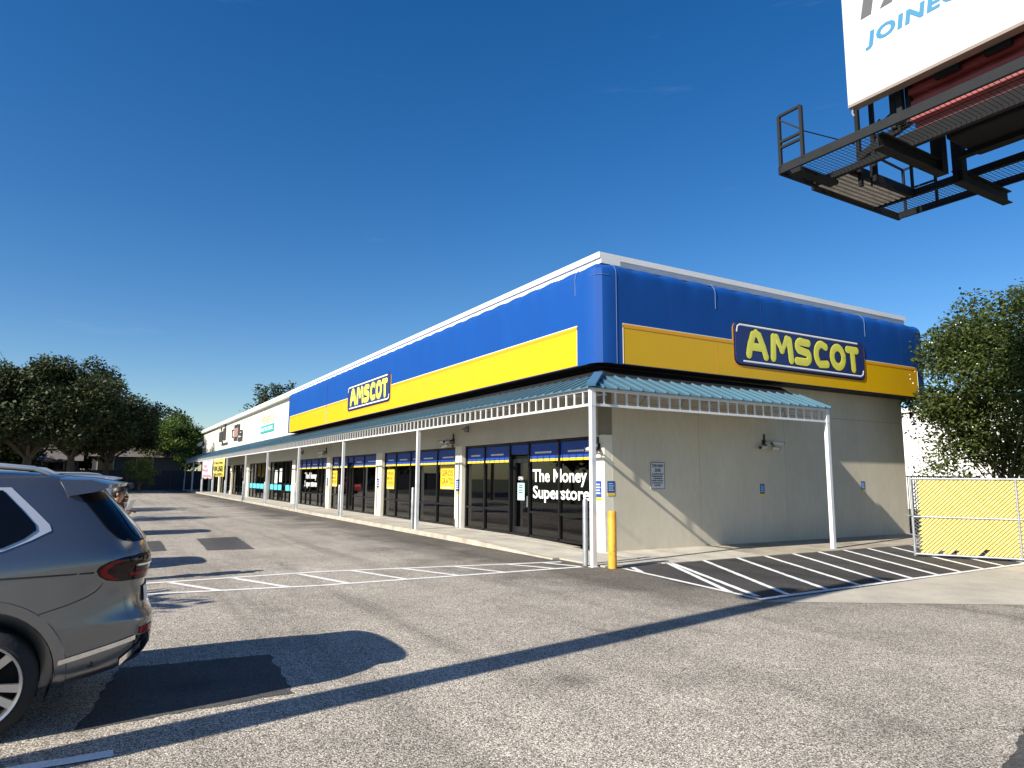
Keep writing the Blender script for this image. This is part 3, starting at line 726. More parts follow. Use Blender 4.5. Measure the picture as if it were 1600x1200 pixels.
# guard posts beside the canopy posts
for i, (x, y) in enumerate([(RXx-.02, RYy+.24)]+[(RXx-.0, y+.26) for y in POLES]):
    lab = ['galvanised guard pipe beside the corner canopy post', 'galvanised guard pipe beside the second canopy post from the corner', 'galvanised guard pipe beside the third canopy post from the corner',
           'galvanised guard pipe beside the fourth canopy post from the corner', 'galvanised guard pipe beside the fifth canopy post, by the cyan glass bands', 'galvanised guard pipe beside the sixth canopy post, past the cyan glass bands', 'galvanised guard pipe beside the post right of the yellow banner', 'galvanised guard pipe beside the post between the yellow and pink banners', 'galvanised guard pipe beside the post left of the pink banner', 'galvanised guard pipe beside the last canopy post but one', 'galvanised guard pipe beside the farthest canopy post'][i]
    g = MB().lathe([(0,0),(.055,0),(.055,1.30),(.045,1.335),(0,1.345)], (0,0,0), 'z', 12).obj('guard_pipe', 'galv', None, 50); g.location = (x, y, 0 if i == 0 else .10)
    tag(g, lab, 'guard post', 'guard pipes along the kerb')

# yellow bollard
t = thing('bollard', 'rusty orange-yellow steel bollard at the corner of the shops', 'bollard', (-1.43, -2.05, 0))
MB().lathe([(0,0),(.085,0),(.085,1.09),(.075,1.115),(0,1.125)], (0,0,0), 'z', 20).obj('pipe', 'bollard', t, 50)
for k in range(9):
    a = R(200+random.uniform(0, 110)); z = random.uniform(.2, .95)
    MB().ball((.084*math.cos(a), .084*math.sin(a), z), random.uniform(.008, .016), (.5, .5, 1.3), 6, 4).obj('rust_spot', 'rust', t)

# cameras on the walls
def camera_cluster(name, label, loc, base, heads):
    t = thing(name, label, 'security camera', loc, 'security cameras on the walls')
    B3 = base.to_3x3()
    def T(p): return B3 @ Vector(p)
    mb = MB(); mb.tube([T((0,.26,.02)), T((0,.04,.03))], .028, 8); mb.tube([T((0,.04,.0)), T((0,.02,.16))], .035, 8); mb.prism([T(p) for p in ((-.07,-.08,.0),(.07,-.08,.0),(.07,.1,.0),(-.07,.1,.0))], T((0,0,.02)))
    mb.tube([T((-.25,-.1,.16)), T((0,-.02,.18)), T((.3,-.1,.16))], .018, 6); mb.obj('bracket', 'cam_dark', t, 40)
    for (u, v, o, du, dv, do, L) in heads:
        d = Vector((du, dv, do)).normalized()
        a = Vector((u, v, o)); b = a+d*L
        h = MB().tube([T(a), T(b)], .052, 12).obj('camera_body', 'cam_white', t, 40)
        MB().tube([T(b), T(b+d*.02)], .044, 12).obj('lens', 'cam_dark', h)
camera_cluster('camera_cluster', 'cluster of white security cameras on a bracket high on the end wall', (5.62, 0, 2.76), SIDE, [(-.05,.0,.14,-.25,-.1,1,.22), (.16,.03,.12,1,-.06,.35,.38), (-.08,-.1,.12,-1,-.1,.25,.3), (.2,-.12,.12,.8,-.1,.4,.2)])
camera_cluster('camera_cluster', 'cluster of white security cameras above the second pilaster on the front', (0, 8.25, 2.98), FRONT, [(-.05,.05,.16,-.8,-.2,.8,.34), (.0,.0,.2,.5,-.1,1,.24), (-.2,-.1,.14,-1,-.25,.3,.32), (.1,-.12,.12,.9,-.2,.3,.22)])
camera_cluster('camera_cluster', 'cluster of white security cameras above the fourth pilaster on the front', (0, 23.9, 3.05), FRONT, [(-.05,.05,.16,-.8,-.2,.8,.36), (-.2,-.1,.14,-1,-.25,.3,.36)])
camera_cluster('camera_cluster', 'small white security camera on the corner pilaster beside the canopy post', (0, .22, 2.50), FRONT, [(.05,.05,.12,.7,-.3,.7,.2), (-.05,-.02,.12,-.7,-.2,.7,.2)])
def wall_lamp(loc, label, s=1):
    t = thing('wall_lamp', label, 'wall lamp', loc, 'lamps on the shop front')
    MB().box(-.05*s, 0, -.06*s, .06*s, -.09*s, .09*s).obj('back_plate', 'cam_dark', t)
    MB().prism([(-.05*s,-.1*s,.08*s),(-.22*s,-.1*s,-.02*s),(-.18*s,-.1*s,-.1*s),(-.05*s,-.1*s,-.07*s)], (0,.2*s,0)).obj('lamp_hood', 'galv', t)
wall_lamp((0, 7.2, 3.33), 'small wall lamp under the canopy between the first and second pilasters'); wall_lamp((0, 29.0, 3.2), 'small wall lamp under the canopy beside the fifth pilaster', 1.2)
wall_lamp((0, 77.9, 5.65), 'large dark floodlight at the far end of the cream parapet', 3.5); wall_lamp((0, 75.6, 5.2), 'pale floodlight just below the dark floodlight on the far parapet', 1.8)
wall_lamp((0, 58.5, 3.2), 'small dark lamp beside the yellow banner under the canopy', 1.4)
# parapet signs
t = thing('bike_shop_sign', 'teal ELECTRIC BIKES panel with pale PEDEGO lettering on the cream parapet', 'shop sign', (0, 42.4, 5.0))
MB().box(-.05, -.003, -4.7, 0, 0, .55).obj('panel', 'sign_teal', t)
text('lettering', 'ELECTRIC BIKES', 'paper_white', at(FRONT, (-.056, -.3, .14)), t, width=4.1, height=.27, ext=.004, bold=.015)
text('lettering', 'PEDEGO', 'faint_gold', at(FRONT, (-.02, -.3, .72)), t, width=4.2, height=.52, ext=.012, bold=.0)
def odd_sign(loc, blocks, label):
    t = thing('parapet_sign', label, 'shop sign', loc, 'dark signs left on the parapet')
    for (u, v, w_, h_, m) in blocks: MB().box(-.09, -.003, -u-w_, -u, v, v+h_).obj('sign_letter', m, t)
odd_sign((0, 56.1, 5.1), [(0,.25,.9,.08,'dark_letter'),(0,.25,.1,.75,'dark_letter'),(.0,.92,.9,.08,'dark_letter'),(1.1,.22,2.3,.8,'dull_red'),(1.2,1.05,.4,.3,'dark_letter'),(1.9,1.05,.5,.28,'dark_letter'),(2.6,1.05,.4,.3,'dark_letter'),(1.2,-.1,1.6,.28,'dark_letter'),(3.5,.3,.55,1.0,'dark_letter'),(4.15,.25,1.5,.22,'dark_letter'),(3.5,-.25,2.1,.36,'dark_letter'),(4.2,.62,.9,.1,'dark_letter'),(5.3,.05,.3,.6,'dark_letter')], 'dark and red lettering sign on the cream parapet above the yellow banner')
odd_sign((0, 64.5, 5.2), [(0,.1,2.3,1.0,'dark_letter'),(2.7,.15,1.6,1.2,'dark_letter'),(3.5,1.4,.6,.3,'dark_letter'),(.9,1.2,.5,.3,'dark_letter'),(5.2,.45,.6,.55,'sign_face'),(2.0,-.35,3.8,.2,'dark_letter'),(2.2,-.15,.5,.2,'dark_letter')], 'black lettering sign on the cream parapet towards its far end')
# banners hung from the canopy
def banner(y, w_, z0, z1, m, rows, label, ink):
    t = thing('banner', label, 'banner', (RXx-.05, y, z0), 'banners hung under the canopy')
    mb = MB(); n = 14; vs = []
    for i in range(n+1):
        for k in range(5):
            vs.append((.05*math.sin(i*1.1+k*.6)*(1-k/4), -w_*i/n, (z1-z0)*k/4+(.05*math.sin(i*.9) if k == 0 else 0)))
    mb.add(vs, [(i*5+k, (i+1)*5+k, (i+1)*5+k+1, i*5+k+1) for i in range(n) for k in range(4)]); o = mb.obj('cloth', m, t, 60)
    sol = o.modifiers.new('s', 'SOLIDIFY'); sol.thickness = .004
    for s, v, hh, u, ww in rows: text('lettering', s, ink, at(FRONT, (-.075, -u, v)), t, width=ww, height=hh, ext=.004, bold=.03)
banner(62.5, 7.2, 1.55, 3.2, 'banner_pink', [('SALON', 1.05, .3, 1.6, 2.2), ('Beauty', .6, .36, .9, 4.2), ('Coming Soon', .12, .32, .9, 5.6)], 'pink banner with red lettering hung under the canopy left of the yellow one', 'banner_ink')
banner(54.6, 6.6, 1.75, 3.25, 'banner_yellow', [('STORE WIDE', 1.05, .2, .6, 5.4), ('FOR LEASE', .42, .48, .6, 5.4), ('CALL NOW', .1, .2, .6, 5.2)], 'bright yellow banner with black lettering hung under the canopy', 'ink')

# ------------------------------------------------------------------ chain-link gate with yellow slats
GL = 4.6; gd = Vector((7.35-6.27, -5.75-3.72*-1, 0)) if False else Vector((1.05, -1.95, 0)).normalized()
G = thing('chain_link_gate', 'open chain-link gate filled with yellow slats standing across the hatched bay', 'gate', (6.22, -3.68, 0))
G.rotation_euler = (0, 0, math.atan2(gd.y, gd.x))
z0, z1 = .07, 1.80
def rod(nm, a, b, r=.026): return MB().tube([a, b], r, 10).obj(nm, 'galv', G, 50)
rod('frame_rail', (0,0,z0), (GL,0,z0)); rod('frame_rail', (0,0,z1), (GL,0,z1)); rod('frame_rail', (0,0,.92), (GL,0,.92), .022)
rod('frame_post', (0,0,z0-.04), (0,0,z1+.05), .03); rod('frame_post', (2.02,.0,z0), (2.02,0,z1), .026); rod('frame_post', (GL,0,0), (GL,0,z1+.1), .035)
MB().tube([(-.01,-.05,.95),(-.12,-.05,.95)], .012, 6).obj('latch', 'galv', G)
hh = z1-z0-.06; step = .088
k = 0; u = -hh+.10
skip = {23: .07, 26: .09, 32: .14}
while u < GL-.06:
    a0 = max(0, .09-u); a1 = min(hh, GL-.05-u)
    if a1-a0 > .05:
        a0 += random.uniform(0, .03)*(u < .05)
        if k in skip: a0 += skip[k]
        p = [(u+a0, .006, z0+.03+a0), (u+a0+.064, .006, z0+.03+a0), (u+a1+.064, .006, z0+.03+a1), (u+a1, .006, z0+.03+a1)]
        p = [(min(GL-.04, max(.06, q[0])), q[1], q[2]) for q in p]
        MB().prism(p, (0, .006, 0)).obj('slat', 'slat', G)
    u += step; k += 1
bk = MB(); u = -hh+.10-.012  # strands thickened and darkened to imitate the shade in the slat gaps
while u < GL-.06:
    a0 = max(0, .05-u); a1 = min(hh, GL-.04-u)
    if a1-a0 > .05: bk.tube([(u+a0, .020, z0+.03+a0), (u+a1, .020, z0+.03+a1)], .016, 4, False)
    u += step
tag(bk.obj('gap_shade_strand', 'steel_grey', G), kind='stuff')
wires = MB(); u = -hh
while u < GL:
    for sgn in (1, -1):
        a0 = max(0, -u); a1 = min(hh, GL-u)
        if a1 > a0:
            zz = (lambda s: z0+.03+s) if sgn == 1 else (lambda s: z1-.03-s)
            wires.tube([(u+a0, -.004, zz(a0)), (u+a1, -.004, zz(a1))], .0022, 3, False)
    u += step
tag(wires.obj('link_wires', 'galv', G), kind='stuff')

# ------------------------------------------------------------------ billboard
BB = thing('billboard', 'big white billboard with JOINEC lettering on a steel frame with mesh catwalks', 'billboard', (.93, -4.56, 7.83))
BB.rotation_euler = (0, 0, R(-89.1))       # local x runs along the face, local -y... y points to the building side
# local frame: x along the face towards the street end, y away from the viewer (east), z up
MB().box(1.0, 8.6, .80, .98, 1.16, 5.0).obj('panel', 'bb_white', BB)
MB().box(1.0, 8.6, .79, 1.0, 1.10, 1.157).obj('panel_edge', 'bb_edge', BB)
BFACE = Matrix(((1,0,0,0),(0,0,-1,0),(0,1,0,0),(0,0,0,1)))
letters('JOINEC', 'bb_blue', at(BFACE, (1.42, .796, 2.07)), BB, width=1.74, height=.36, ext=.003, bold=.042, shear=.12, spacing=1.12)
letters('FA', 'bb_dark', at(BFACE, (1.36, .796, 2.76)), BB, width=1.25, height=.8, ext=.003, bold=.05, shear=.2)
MB().tube([(1.05,.86,1.1),(1.04,.86,1.0),(1.07,.86,.93)], .018, 6).obj('hook', 'galv', BB)
# stringers behind the panel and red back of the other face
for x, yy in ((1.56, 1.22), (1.72, 1.16), (1.84, 1.25)): MB().box(x, x+.10, yy, yy+.12, .55, 4.9).obj('stringer', 'steel_grey', BB)
for x in (2.5, 3.3, 4.6, 6.4, 7.9): MB().box(x, x+.40, 1.001, 1.1, 1.0, 4.9).obj('stringer', 'steel_black', BB)
MB().box(1.95, 8.6, 1.33, 1.40, .15, 4.9).obj('red_back_panel', 'bb_red', BB)
for k, z in enumerate((.22, .5, .8, 1.02, 1.3, 1.9, 2.5)): MB().box(1.95, 8.6, 1.17 if k % 2 else 1.24, 1.329, z, z+.11).obj('red_rail', 'bb_red', BB)
MB().box(2.0, 8.6, 1.64, 1.8, 1.1, 5.0).obj('panel', 'bb_white', BB)
for x in (.80, 1.10): MB().box(x, x+.07, 1.30, 1.38, -.3, 4.6).obj('upright', 'steel_black', BB)
for x in (.96, 1.02): MB().tube([(x,1.5,-.3),(x,1.5,.5)], .02, 6).obj('upright', 'steel_black', BB)
MB().bar((.85,1.34,.30),(1.9,1.34,.62), .1, .14).obj('lower_beam', 'steel_black', BB)
MB().tube([(.8,1.3,.82),(1.1,1.36,.74),(1.6,1.3,.92)], .018, 5).tube([(1.1,1.3,.72),(1.3,1.34,.9)], .018, 5).obj('cable', 'steel_black', BB)
MB().box(1.3, 8.6, 1.15, 1.35, .12, .3).obj('lower_beam', 'steel_black', BB)
# catwalks
def grating(x0, x1, y0, y1, z, nm='catwalk_grating'):
    mb = MB(); s = .08; x = x0
    while x < x1: mb.box(x, x+.007, y0, y1, z, z+.006); x += s
    y = y0
    while y < y1: mb.box(x0, x1, y, y+.008, z+.0061, z+.012); y += s*1.25
    return tag(mb.obj(nm, 'steel_grey', BB), kind='stuff')
grating(.05, 8.6, .06, 1.05, .02)
MB().box(0, 8.6, 0, .05, -.03, .14).obj('edge_beam', 'steel_grey', BB); MB().box(0, 8.6, 1.06, 1.14, -.04, .1).obj('edge_beam', 'steel_black', BB)
MB().box(-.05, 0, 0, 1.2, -.05, .1).obj('edge_beam', 'steel_black', BB)
grating(0.0, 8.6, 3.45, 4.35, .02)
MB().box(-.1, 8.6, 3.34, 3.43, -.03, .12).obj('edge_beam', 'steel_black', BB); MB().box(-.1, 8.6, 4.36, 4.42, -.03, .12).obj('edge_beam', 'steel_black', BB)
MB().box(-.16, -.1, 1.2, 4.42, -.05, .1).obj('edge_beam', 'steel_black', BB)
MB().box(.72, .80, 1.15, 3.34, -.06, .14).obj('end_beam', 'steel_black', BB)
mb = MB()
for k in range(6): mb.box(-.02+.12*k, .05+.12*k, 1.2, 3.32, .0, .03)
mb.obj('end_decking', 'bb_rib', BB); MB().box(-.08, .7, 1.2, 3.32, .035, .05).obj('end_deck_plate', 'bb_edge', BB)
def ibeam(x, y0, y1, z, h_=.26):
    mb = MB(); mb.box(x-.09, x+.09, y0, y1, z, z+.02).box(x-.012, x+.012, y0, y1, z+.02, z+h_-.02).box(x-.09, x+.09, y0, y1, z+h_-.02, z+h_)
    mb.obj('cross_beam', 'steel_black', BB)
ibeam(1.95, .05, 2.15, -.31); ibeam(1.95, 2.7, 4.75, -.31); ibeam(6.4, .05, 4.75, -.31)
MB().box(.25, .45, 0.0, 1.2, -.14, -.05).obj('cross_beam', 'steel_black', BB)
MB().box(1.85, 2.05, 2.0, 2.2, -.3, .5).box(1.86, 2.04, 2.75, 2.95, -.3, .9).obj('hanger', 'steel_black', BB)
MB().box(2.2, 8.6, 1.85, 3.1, .22, .62).obj('main_beam', 'steel_black', BB, bevel=.05)
MB().box(2.05, 8.6, 2.6, 2.75, .12, .22).obj('main_beam_flange', 'steel_black', BB)
# end guard rails
for pts in ([(.0,.02,.1),(.0,.02,1.17)], [(.5,.02,.1),(.5,.02,1.17)]): MB().bar(*pts, .06, .06).obj('guard_post', 'steel_grey', BB)
for z in (1.17, .62, .5): MB().bar((0,.02,z),(.5,.02,z), .05, .05).obj('guard_rail', 'steel_grey', BB)
MB().bar((.0,.02,1.1),(.5,.02,.68), .03, .03).obj('guard_rail', 'steel_grey', BB)
MB().tube([(.5,.02,.66),(.9,1.1,.5)], .012, 5).obj('guard_cable', 'steel_black', BB)
for (a, b) in (((.05,4.38,.1),(.05,4.38,1.1)), ((.75,4.38,.1),(.75,4.38,1.1)), ((.75,3.4,.1),(.75,3.4,1.1))): MB().bar(a, b, .05, .05).obj('guard_post', 'steel_black', BB)
for z in (1.1, .6):
    MB().bar((.05,4.38,z),(.75,4.38,z), .04, .04).obj('guard_rail', 'steel_black', BB)
MB().bar((.05,4.38,1.1),(.1,3.4,1.1), .04, .04).obj('guard_rail', 'steel_black', BB)
MB().lathe([(.5,-7.83),(.5,.3)], (7.6, 2.45, 0), 'z', 24).obj('column', 'steel_grey', BB, 50)

# ------------------------------------------------------------------ utility poles and wires
def utility_pole(x, y, h_, label, r=.23, arm=(-.9, .9)):
    t = thing('utility_pole', label, 'utility pole', (x, y, 0), 'wooden utility poles along the street')
    MB().tube([(0,0,0),(0,0,h_*.5),(0,0,h_)], [r, r*.9, r*.78], 14).obj('shaft', 'wood', t, 50)
    MB().bar((arm[0],0,h_-.5),(arm[1],0,h_-.5), .10, .12).obj('crossarm', 'wood', t)
    for x_ in (arm[0]*.9, arm[0]*.35, arm[1]*.9): MB().lathe([(0,0),(.05,0),(.035,.1),(0,.13)], (x_,0,h_-.43), 'z', 8).obj('insulator', 'galv', t, 40)
    MB().lathe([(0,0),(.2,0),(.22,.05),(.22,.7),(.1,.78),(0,.78)], (-.05,.42 if arm[1] > .5 else -.3,h_-2.3), 'z', 14).obj('transformer', 'galv', t, 40)
utility_pole(-13.66, -8.3, 10.0, 'thick wooden utility pole by the street beside the grey SUV')
utility_pole(-16.45, 36, 10.75, 'wooden utility pole rising at the far left beside the oaks', .15, (-1.6, .15))
utility_pole(-19.6, 84, 14.2, 'distant wooden utility pole behind the oak crowns', .2, (-1.6, .15))
def wire(a, b, sag, label):
    pts = [Vector(a).lerp(Vector(b), i/14)-Vector((0,0,sag*4*(i/14)*(1-i/14))) for i in range(15)]
    tag(MB().tube(pts, .012, 4, False).obj('power_line', 'wire'), label, 'wire', 'wires between the utility poles')
for k, x_ in enumerate((-.8, -.3, .8)):
    wire((-13.66+x_, -8.3, 9.65), (-17.2+x_*.7, 36, 10.35), .5, ['streetmost','middle','lotside'][k]+' power line strung from the near utility pole towards the oaks')
    wire((-17.2+x_*.7, 36, 10.35), (-20.2+x_*.7, 84, 13.4), .5, ['streetmost','middle','lotside'][k]+' power line running on behind the oak crowns')
wire((-16.1, 36, 9.4), (.2, 44, 7.3), .3, 'service cable dropping from the far pole to the shop roof') if False else None

# ------------------------------------------------------------------ trees
def leaves_mesh(name, clumps, per, size, m, flat=.5, tri=False):
    P = []
    for (c, rad) in clumps:
        k = int(per*max(.3, (rad[0]*rad[1]*rad[2])**(2/3)))
        d = rng.normal(size=(k, 3)); d /= np.linalg.norm(d, axis=1)[:, None]
        r_ = rng.random(k)**.45
        P.append(np.array(c)+d*r_[:, None]*np.array(rad)+rng.normal(scale=size*.5, size=(k, 3)))
    P = np.concatenate(P); n = len(P)
    N = rng.normal(size=(n, 3)); N[:, 2] = np.abs(N[:, 2])+flat; N /= np.linalg.norm(N, axis=1)[:, None]
    t = rng.normal(size=(n, 3)); t -= N*(t*N).sum(1)[:, None]; t /= np.linalg.norm(t, axis=1)[:, None]
    b = np.cross(N, t); s = size*(.6+.8*rng.random(n))[:, None]
    V = np.stack([P-t*s*.5, P+b*s*.27+N*s*.05, P+t*s*.5, P-b*s*.27+N*s*.05], 1).reshape(-1, 3)
    me = bpy.data.meshes.new(name); me.vertices.add(4*n); me.vertices.foreach_set('co', V.ravel())
    me.loops.add(4*n); me.loops.foreach_set('vertex_index', np.arange(4*n)); me.polygons.add(n); me.polygons.foreach_set('loop_start', np.arange(0, 4*n, 4))
    me.update(calc_edges=True); me.materials.append(MATS[m]); return me
def tree(name, label, loc, h_, cr, cz, trunk_r, nclump, per, size, leaf, group=None, lean=(0,0), squash=.6, fork=.28, spread=.85, clump=.3, seed=0, multi=1, cat='tree', vmin=-.75, extra=()):
    rs = random.Random(seed)
    t = thing(name, label, cat, loc, group)
    clumps = []
    for i in range(nclump):
        while True:
            a = rs.uniform(0, 2*PI); v = rs.uniform(vmin, 1)
            q = math.sqrt(max(0, 1-v*v)); rr = rs.uniform(.5, 1)*(1+.16*math.sin(3*a+seed)+.10*math.sin(5*a+2*seed))
            p = Vector((math.cos(a)*q*rr, math.sin(a)*q*rr, v*rr))
            break
        r_ = cr*clump*rs.uniform(.65, 1.2)
        clumps.append(((p.x*cr*spread+lean[0], p.y*cr*spread+lean[1], cz+p.z*(h_-cz)*.86), (r_, r_, r_*squash)))
    clumps += [(c_, (r_, r_, r_)) for c_, r_ in extra]
    mb = MB()
    for m_ in range(multi):
        ox, oy = (0, 0) if multi == 1 else (.35*math.cos(m_*2*PI/multi), .35*math.sin(m_*2*PI/multi))
        zf = h_*fork*rs.uniform(.9, 1.15); tr = trunk_r if multi == 1 else trunk_r*.6
        top = Vector((ox*1.6+lean[0]*.2, oy*1.6+lean[1]*.2, zf))
        mb.tube([(ox, oy, -.1), (ox, oy, .15), ((ox+top.x)/2+rs.uniform(-.1,.1), (oy+top.y)/2, zf*.55), top], [tr*1.5, tr*1.1, tr*.92, tr*.85], 10)
        for i in range(m_, nclump, multi):
            if rs.random() > min(1, 26/nclump*1.2): continue
            c = Vector(clumps[i][0]); d = c-top
            p1 = top+d*.3+Vector((rs.uniform(-.2,.2), rs.uniform(-.2,.2), rs.uniform(0,.5)))*cr*.12; p2 = top+d*.66+Vector((rs.uniform(-.3,.3), rs.uniform(-.3,.3), rs.uniform(.2,.5)))*cr*.10
            r0 = tr*rs.uniform(.36, .55)
            mb.tube([top-Vector((0,0,tr*.3)), p1, p2, c], [r0, r0*.72, r0*.45, r0*.15], 6)
    mb.obj('trunk', 'bark', t, 60)
    link('crown', leaves_mesh('crown', clumps, per, size, leaf), t)
    return t
tree('oak_tree', 'dark live oak at the left edge with a broad spreading crown', (-16.9, 71.5, 0), 13.1, 9.0, 7.2, .42, 80, 300, .35, 'oak_leaf', 'live oaks along the street', seed=3, fork=.24, vmin=-.42, clump=.26)
tree('oak_tree', 'dark live oak with a forked trunk showing above the grey SUV', (-13.4, 77, 0), 13.7, 8.8, 7.3, .40, 95, 290, .33, 'oak_leaf', 'live oaks along the street', seed=5, fork=.27, vmin=-.36, clump=.26, extra=[((1.4,-.5,13.6),1.4),((2.9,.6,12.9),1.4)])
tree('oak_tree', 'dark live oak right of the forked one with a lower rounded crown', (-9.9, 79.5, 0), 11.2, 6.0, 6.1, .32, 70, 280, .31, 'oak_leaf', 'live oaks along the street', seed=8, fork=.28, vmin=-.45, clump=.26)
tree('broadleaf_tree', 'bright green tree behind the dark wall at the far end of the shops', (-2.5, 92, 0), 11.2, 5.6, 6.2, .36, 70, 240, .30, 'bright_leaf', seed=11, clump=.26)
tree('broadleaf_tree', 'dark tree behind the wall between the bush and the shop end', (-9.5, 96, 0), 11.0, 5.6, 5.5, .36, 70, 110, .42, 'oak_leaf', seed=14)
tree('broadleaf_tree', 'dark tree top showing over the flat shop roof', (12.0, 92, 0), 15.8, 4.6, 12.0, .4, 40, 110, .42, 'oak_leaf', seed=17)
for k, (x, y, h_) in enumerate(((-22, 84, 11), (-30, 98, 13), (-16, 104, 11), (-2, 110, 12))):
    tree('broadleaf_tree', ['dense dark tree far behind the left oak crown', 'tall dark tree deepest behind the oaks at the left edge', 'dark tree far behind the houses past the lot', 'dark tree behind the bright green tree'][k], (x, y, 0), h_, 7, h_*.5, .35, 60, 70, .55, 'oak_leaf', 'trees far behind the lot', seed=20+k)
tree('round_bush', 'small rounded light green tree in front of the dark far wall', (-6.7, 74, 0), 3.9, 2.0, 2.3, .12, 34, 260, .20, 'bush_leaf', seed=31, fork=.2, cat='bush')
mt = tree('myrtle_tree', 'dense dark leafy tree rising behind the yellow slatted gate', (13.6, -2.6, 0), 7.9, 3.1, 4.6, .12, 150, 780, .125, 'myrtle_leaf', seed=41, fork=.14, multi=4, squash=.8, clump=.25, spread=.9, vmin=-.95, extra=[((-1.6+.8*q, .9-1.1*q+.4*(q % 2), 2.5+.35*(q % 3)), .75) for q in range(5)]+[((.6*q, -.9*q+.5, 2.2), .8) for q in range(4)])
fl = MB(); rs = random.Random(5)
for k in range(90):
    a = rs.uniform(2.4, 4.6); zz = rs.uniform(-1.5, 1.9); q = math.sqrt(max(0, 1-(zz/3)**2)); fl.ball((2.9*q*math.cos(a)*rs.uniform(.85,1.0), 2.9*q*math.sin(a)*rs.uniform(.85,1.0), 4.6+zz), rs.uniform(.012, .026), nu=6, nv=4)
tag(fl.obj('blossom', 'blossom', mt), kind='stuff')
# street trees on the verge beside and behind the photographer; their shade and reflections reach the picture
for k, (x, y, h_, cr) in enumerate(((-17.6, -3.2, 5.6, 1.9), (-18.2, 18, 7, 3.2), (-18.0, 27, 7.5, 3.4))):
    tree('street_tree', ['slim street tree on the verge left of the grey SUV', 'street tree on the verge near the parked cars', 'street tree on the verge short of the oaks'][k], (x, y, 0), h_, cr, h_*.66, .14, 30, 160, .3, 'oak_leaf', 'street trees on the verge', seed=50+k, squash=.45)
ORD = ['first','second','third','fourth','fifth','sixth','seventh','eighth','last']
for k in range(9):
    tree('street_tree', ORD[k]+' tree of the row across the street, counted from the billboard side', (-40-3*(k % 2), -34+11*k, 0), 11+(k*37 % 5), 5.6, 6.5, .35, 40, 50, .6, 'oak_leaf', 'trees across the street', seed=70+k)

# ------------------------------------------------------------------ far wall, houses, fence, white building
FW = thing('boundary_wall', 'long dark grey board wall across the far end of the lot', 'wall', (0, 84, 0))
for k in range(22):
    x = -34+2.4*k; MB().box(x, x+2.34, 0, .08, 0, 2.35).obj('wall_board', 'far_wall', FW); MB().box(x-.05, x+.02, -.06, .0, 0, 2.5).obj('wall_post', 'far_wall', FW)
MB().box(-34, 18, -.04, .10, 2.351, 2.43).obj('wall_cap', 'far_wall', FW)
def house(x, y, wd, dp, h_, wins, label):
    t = thing('house', label, 'house', (x, y, 0), 'houses beyond the far wall')
    MB().box(0, wd, 0, dp, 0, h_).obj('wall', 'house_wall', t)
    MB().prism([(-.5, -.6, h_), (-.5, dp+.6, h_), (-.5, dp/2, h_+2.6)], (wd+1, 0, 0)).obj('roof', 'house_roof', t)
    for (u, z, ww, wh) in wins:
        f = MB().box(u-.12, u+ww+.12, -.06, -.004, z-.12, z).box(u-.12, u+ww+.12, -.06, -.004, z+wh, z+wh+.12).box(u-.12, u, -.06, -.004, z, z+wh).box(u+ww, u+ww+.12, -.06, -.004, z, z+wh).obj('window', 'house_trim', t)
        MB().box(u, u+ww, -.03, -.006, z, z+wh).obj('pane', 'gloss_black', f)
house(-24, 91, 11, 8, 3.6, [(2, 1.5, 1.6, 1.6), (7.2, 1.2, 2.2, 2.2)], 'grey house with a brown pitched roof behind the oak trunks')
house(-11.5, 90, 10, 8, 4.2, [(.6, 2.0, 1.7, 2.0), (5.0, 2.3, 1.8, 2.0)], 'grey house with white window trim behind the dark wall')
WB = thing('white_building', 'sunlit white block building beyond the leafy tree', 'building', (34, -14, 0))
MB().box(0, 14, 0, 40, 0, 6.1).obj('wall', 'white_wall', WB); MB().box(-.15, 14.1, -.1, 40.1, 6.1, 6.35).obj('coping', 'coping', WB)
for k in range(1, 14): MB().box(-.012, -.002, 3*k, 3*k+.03, 0, 6.09).obj('wall_joint', 'house_wall', WB)
FE = thing('iron_fence', 'black iron railing fence behind the gate beside the end wall', 'fence', (12.7, 2.2, 0))
MB().box(0, 9, -.02, .02, 1.90, 1.95).box(0, 9, -.02, .02, .2, .25).obj('fence_rail', 'iron', FE)
pk = MB().box(-.012, .012, -.012, .012, .05, 1.9).mesh('picket', 'iron')
for k in range(60): link('picket', pk, FE, (.05+.15*k, 0, 0))

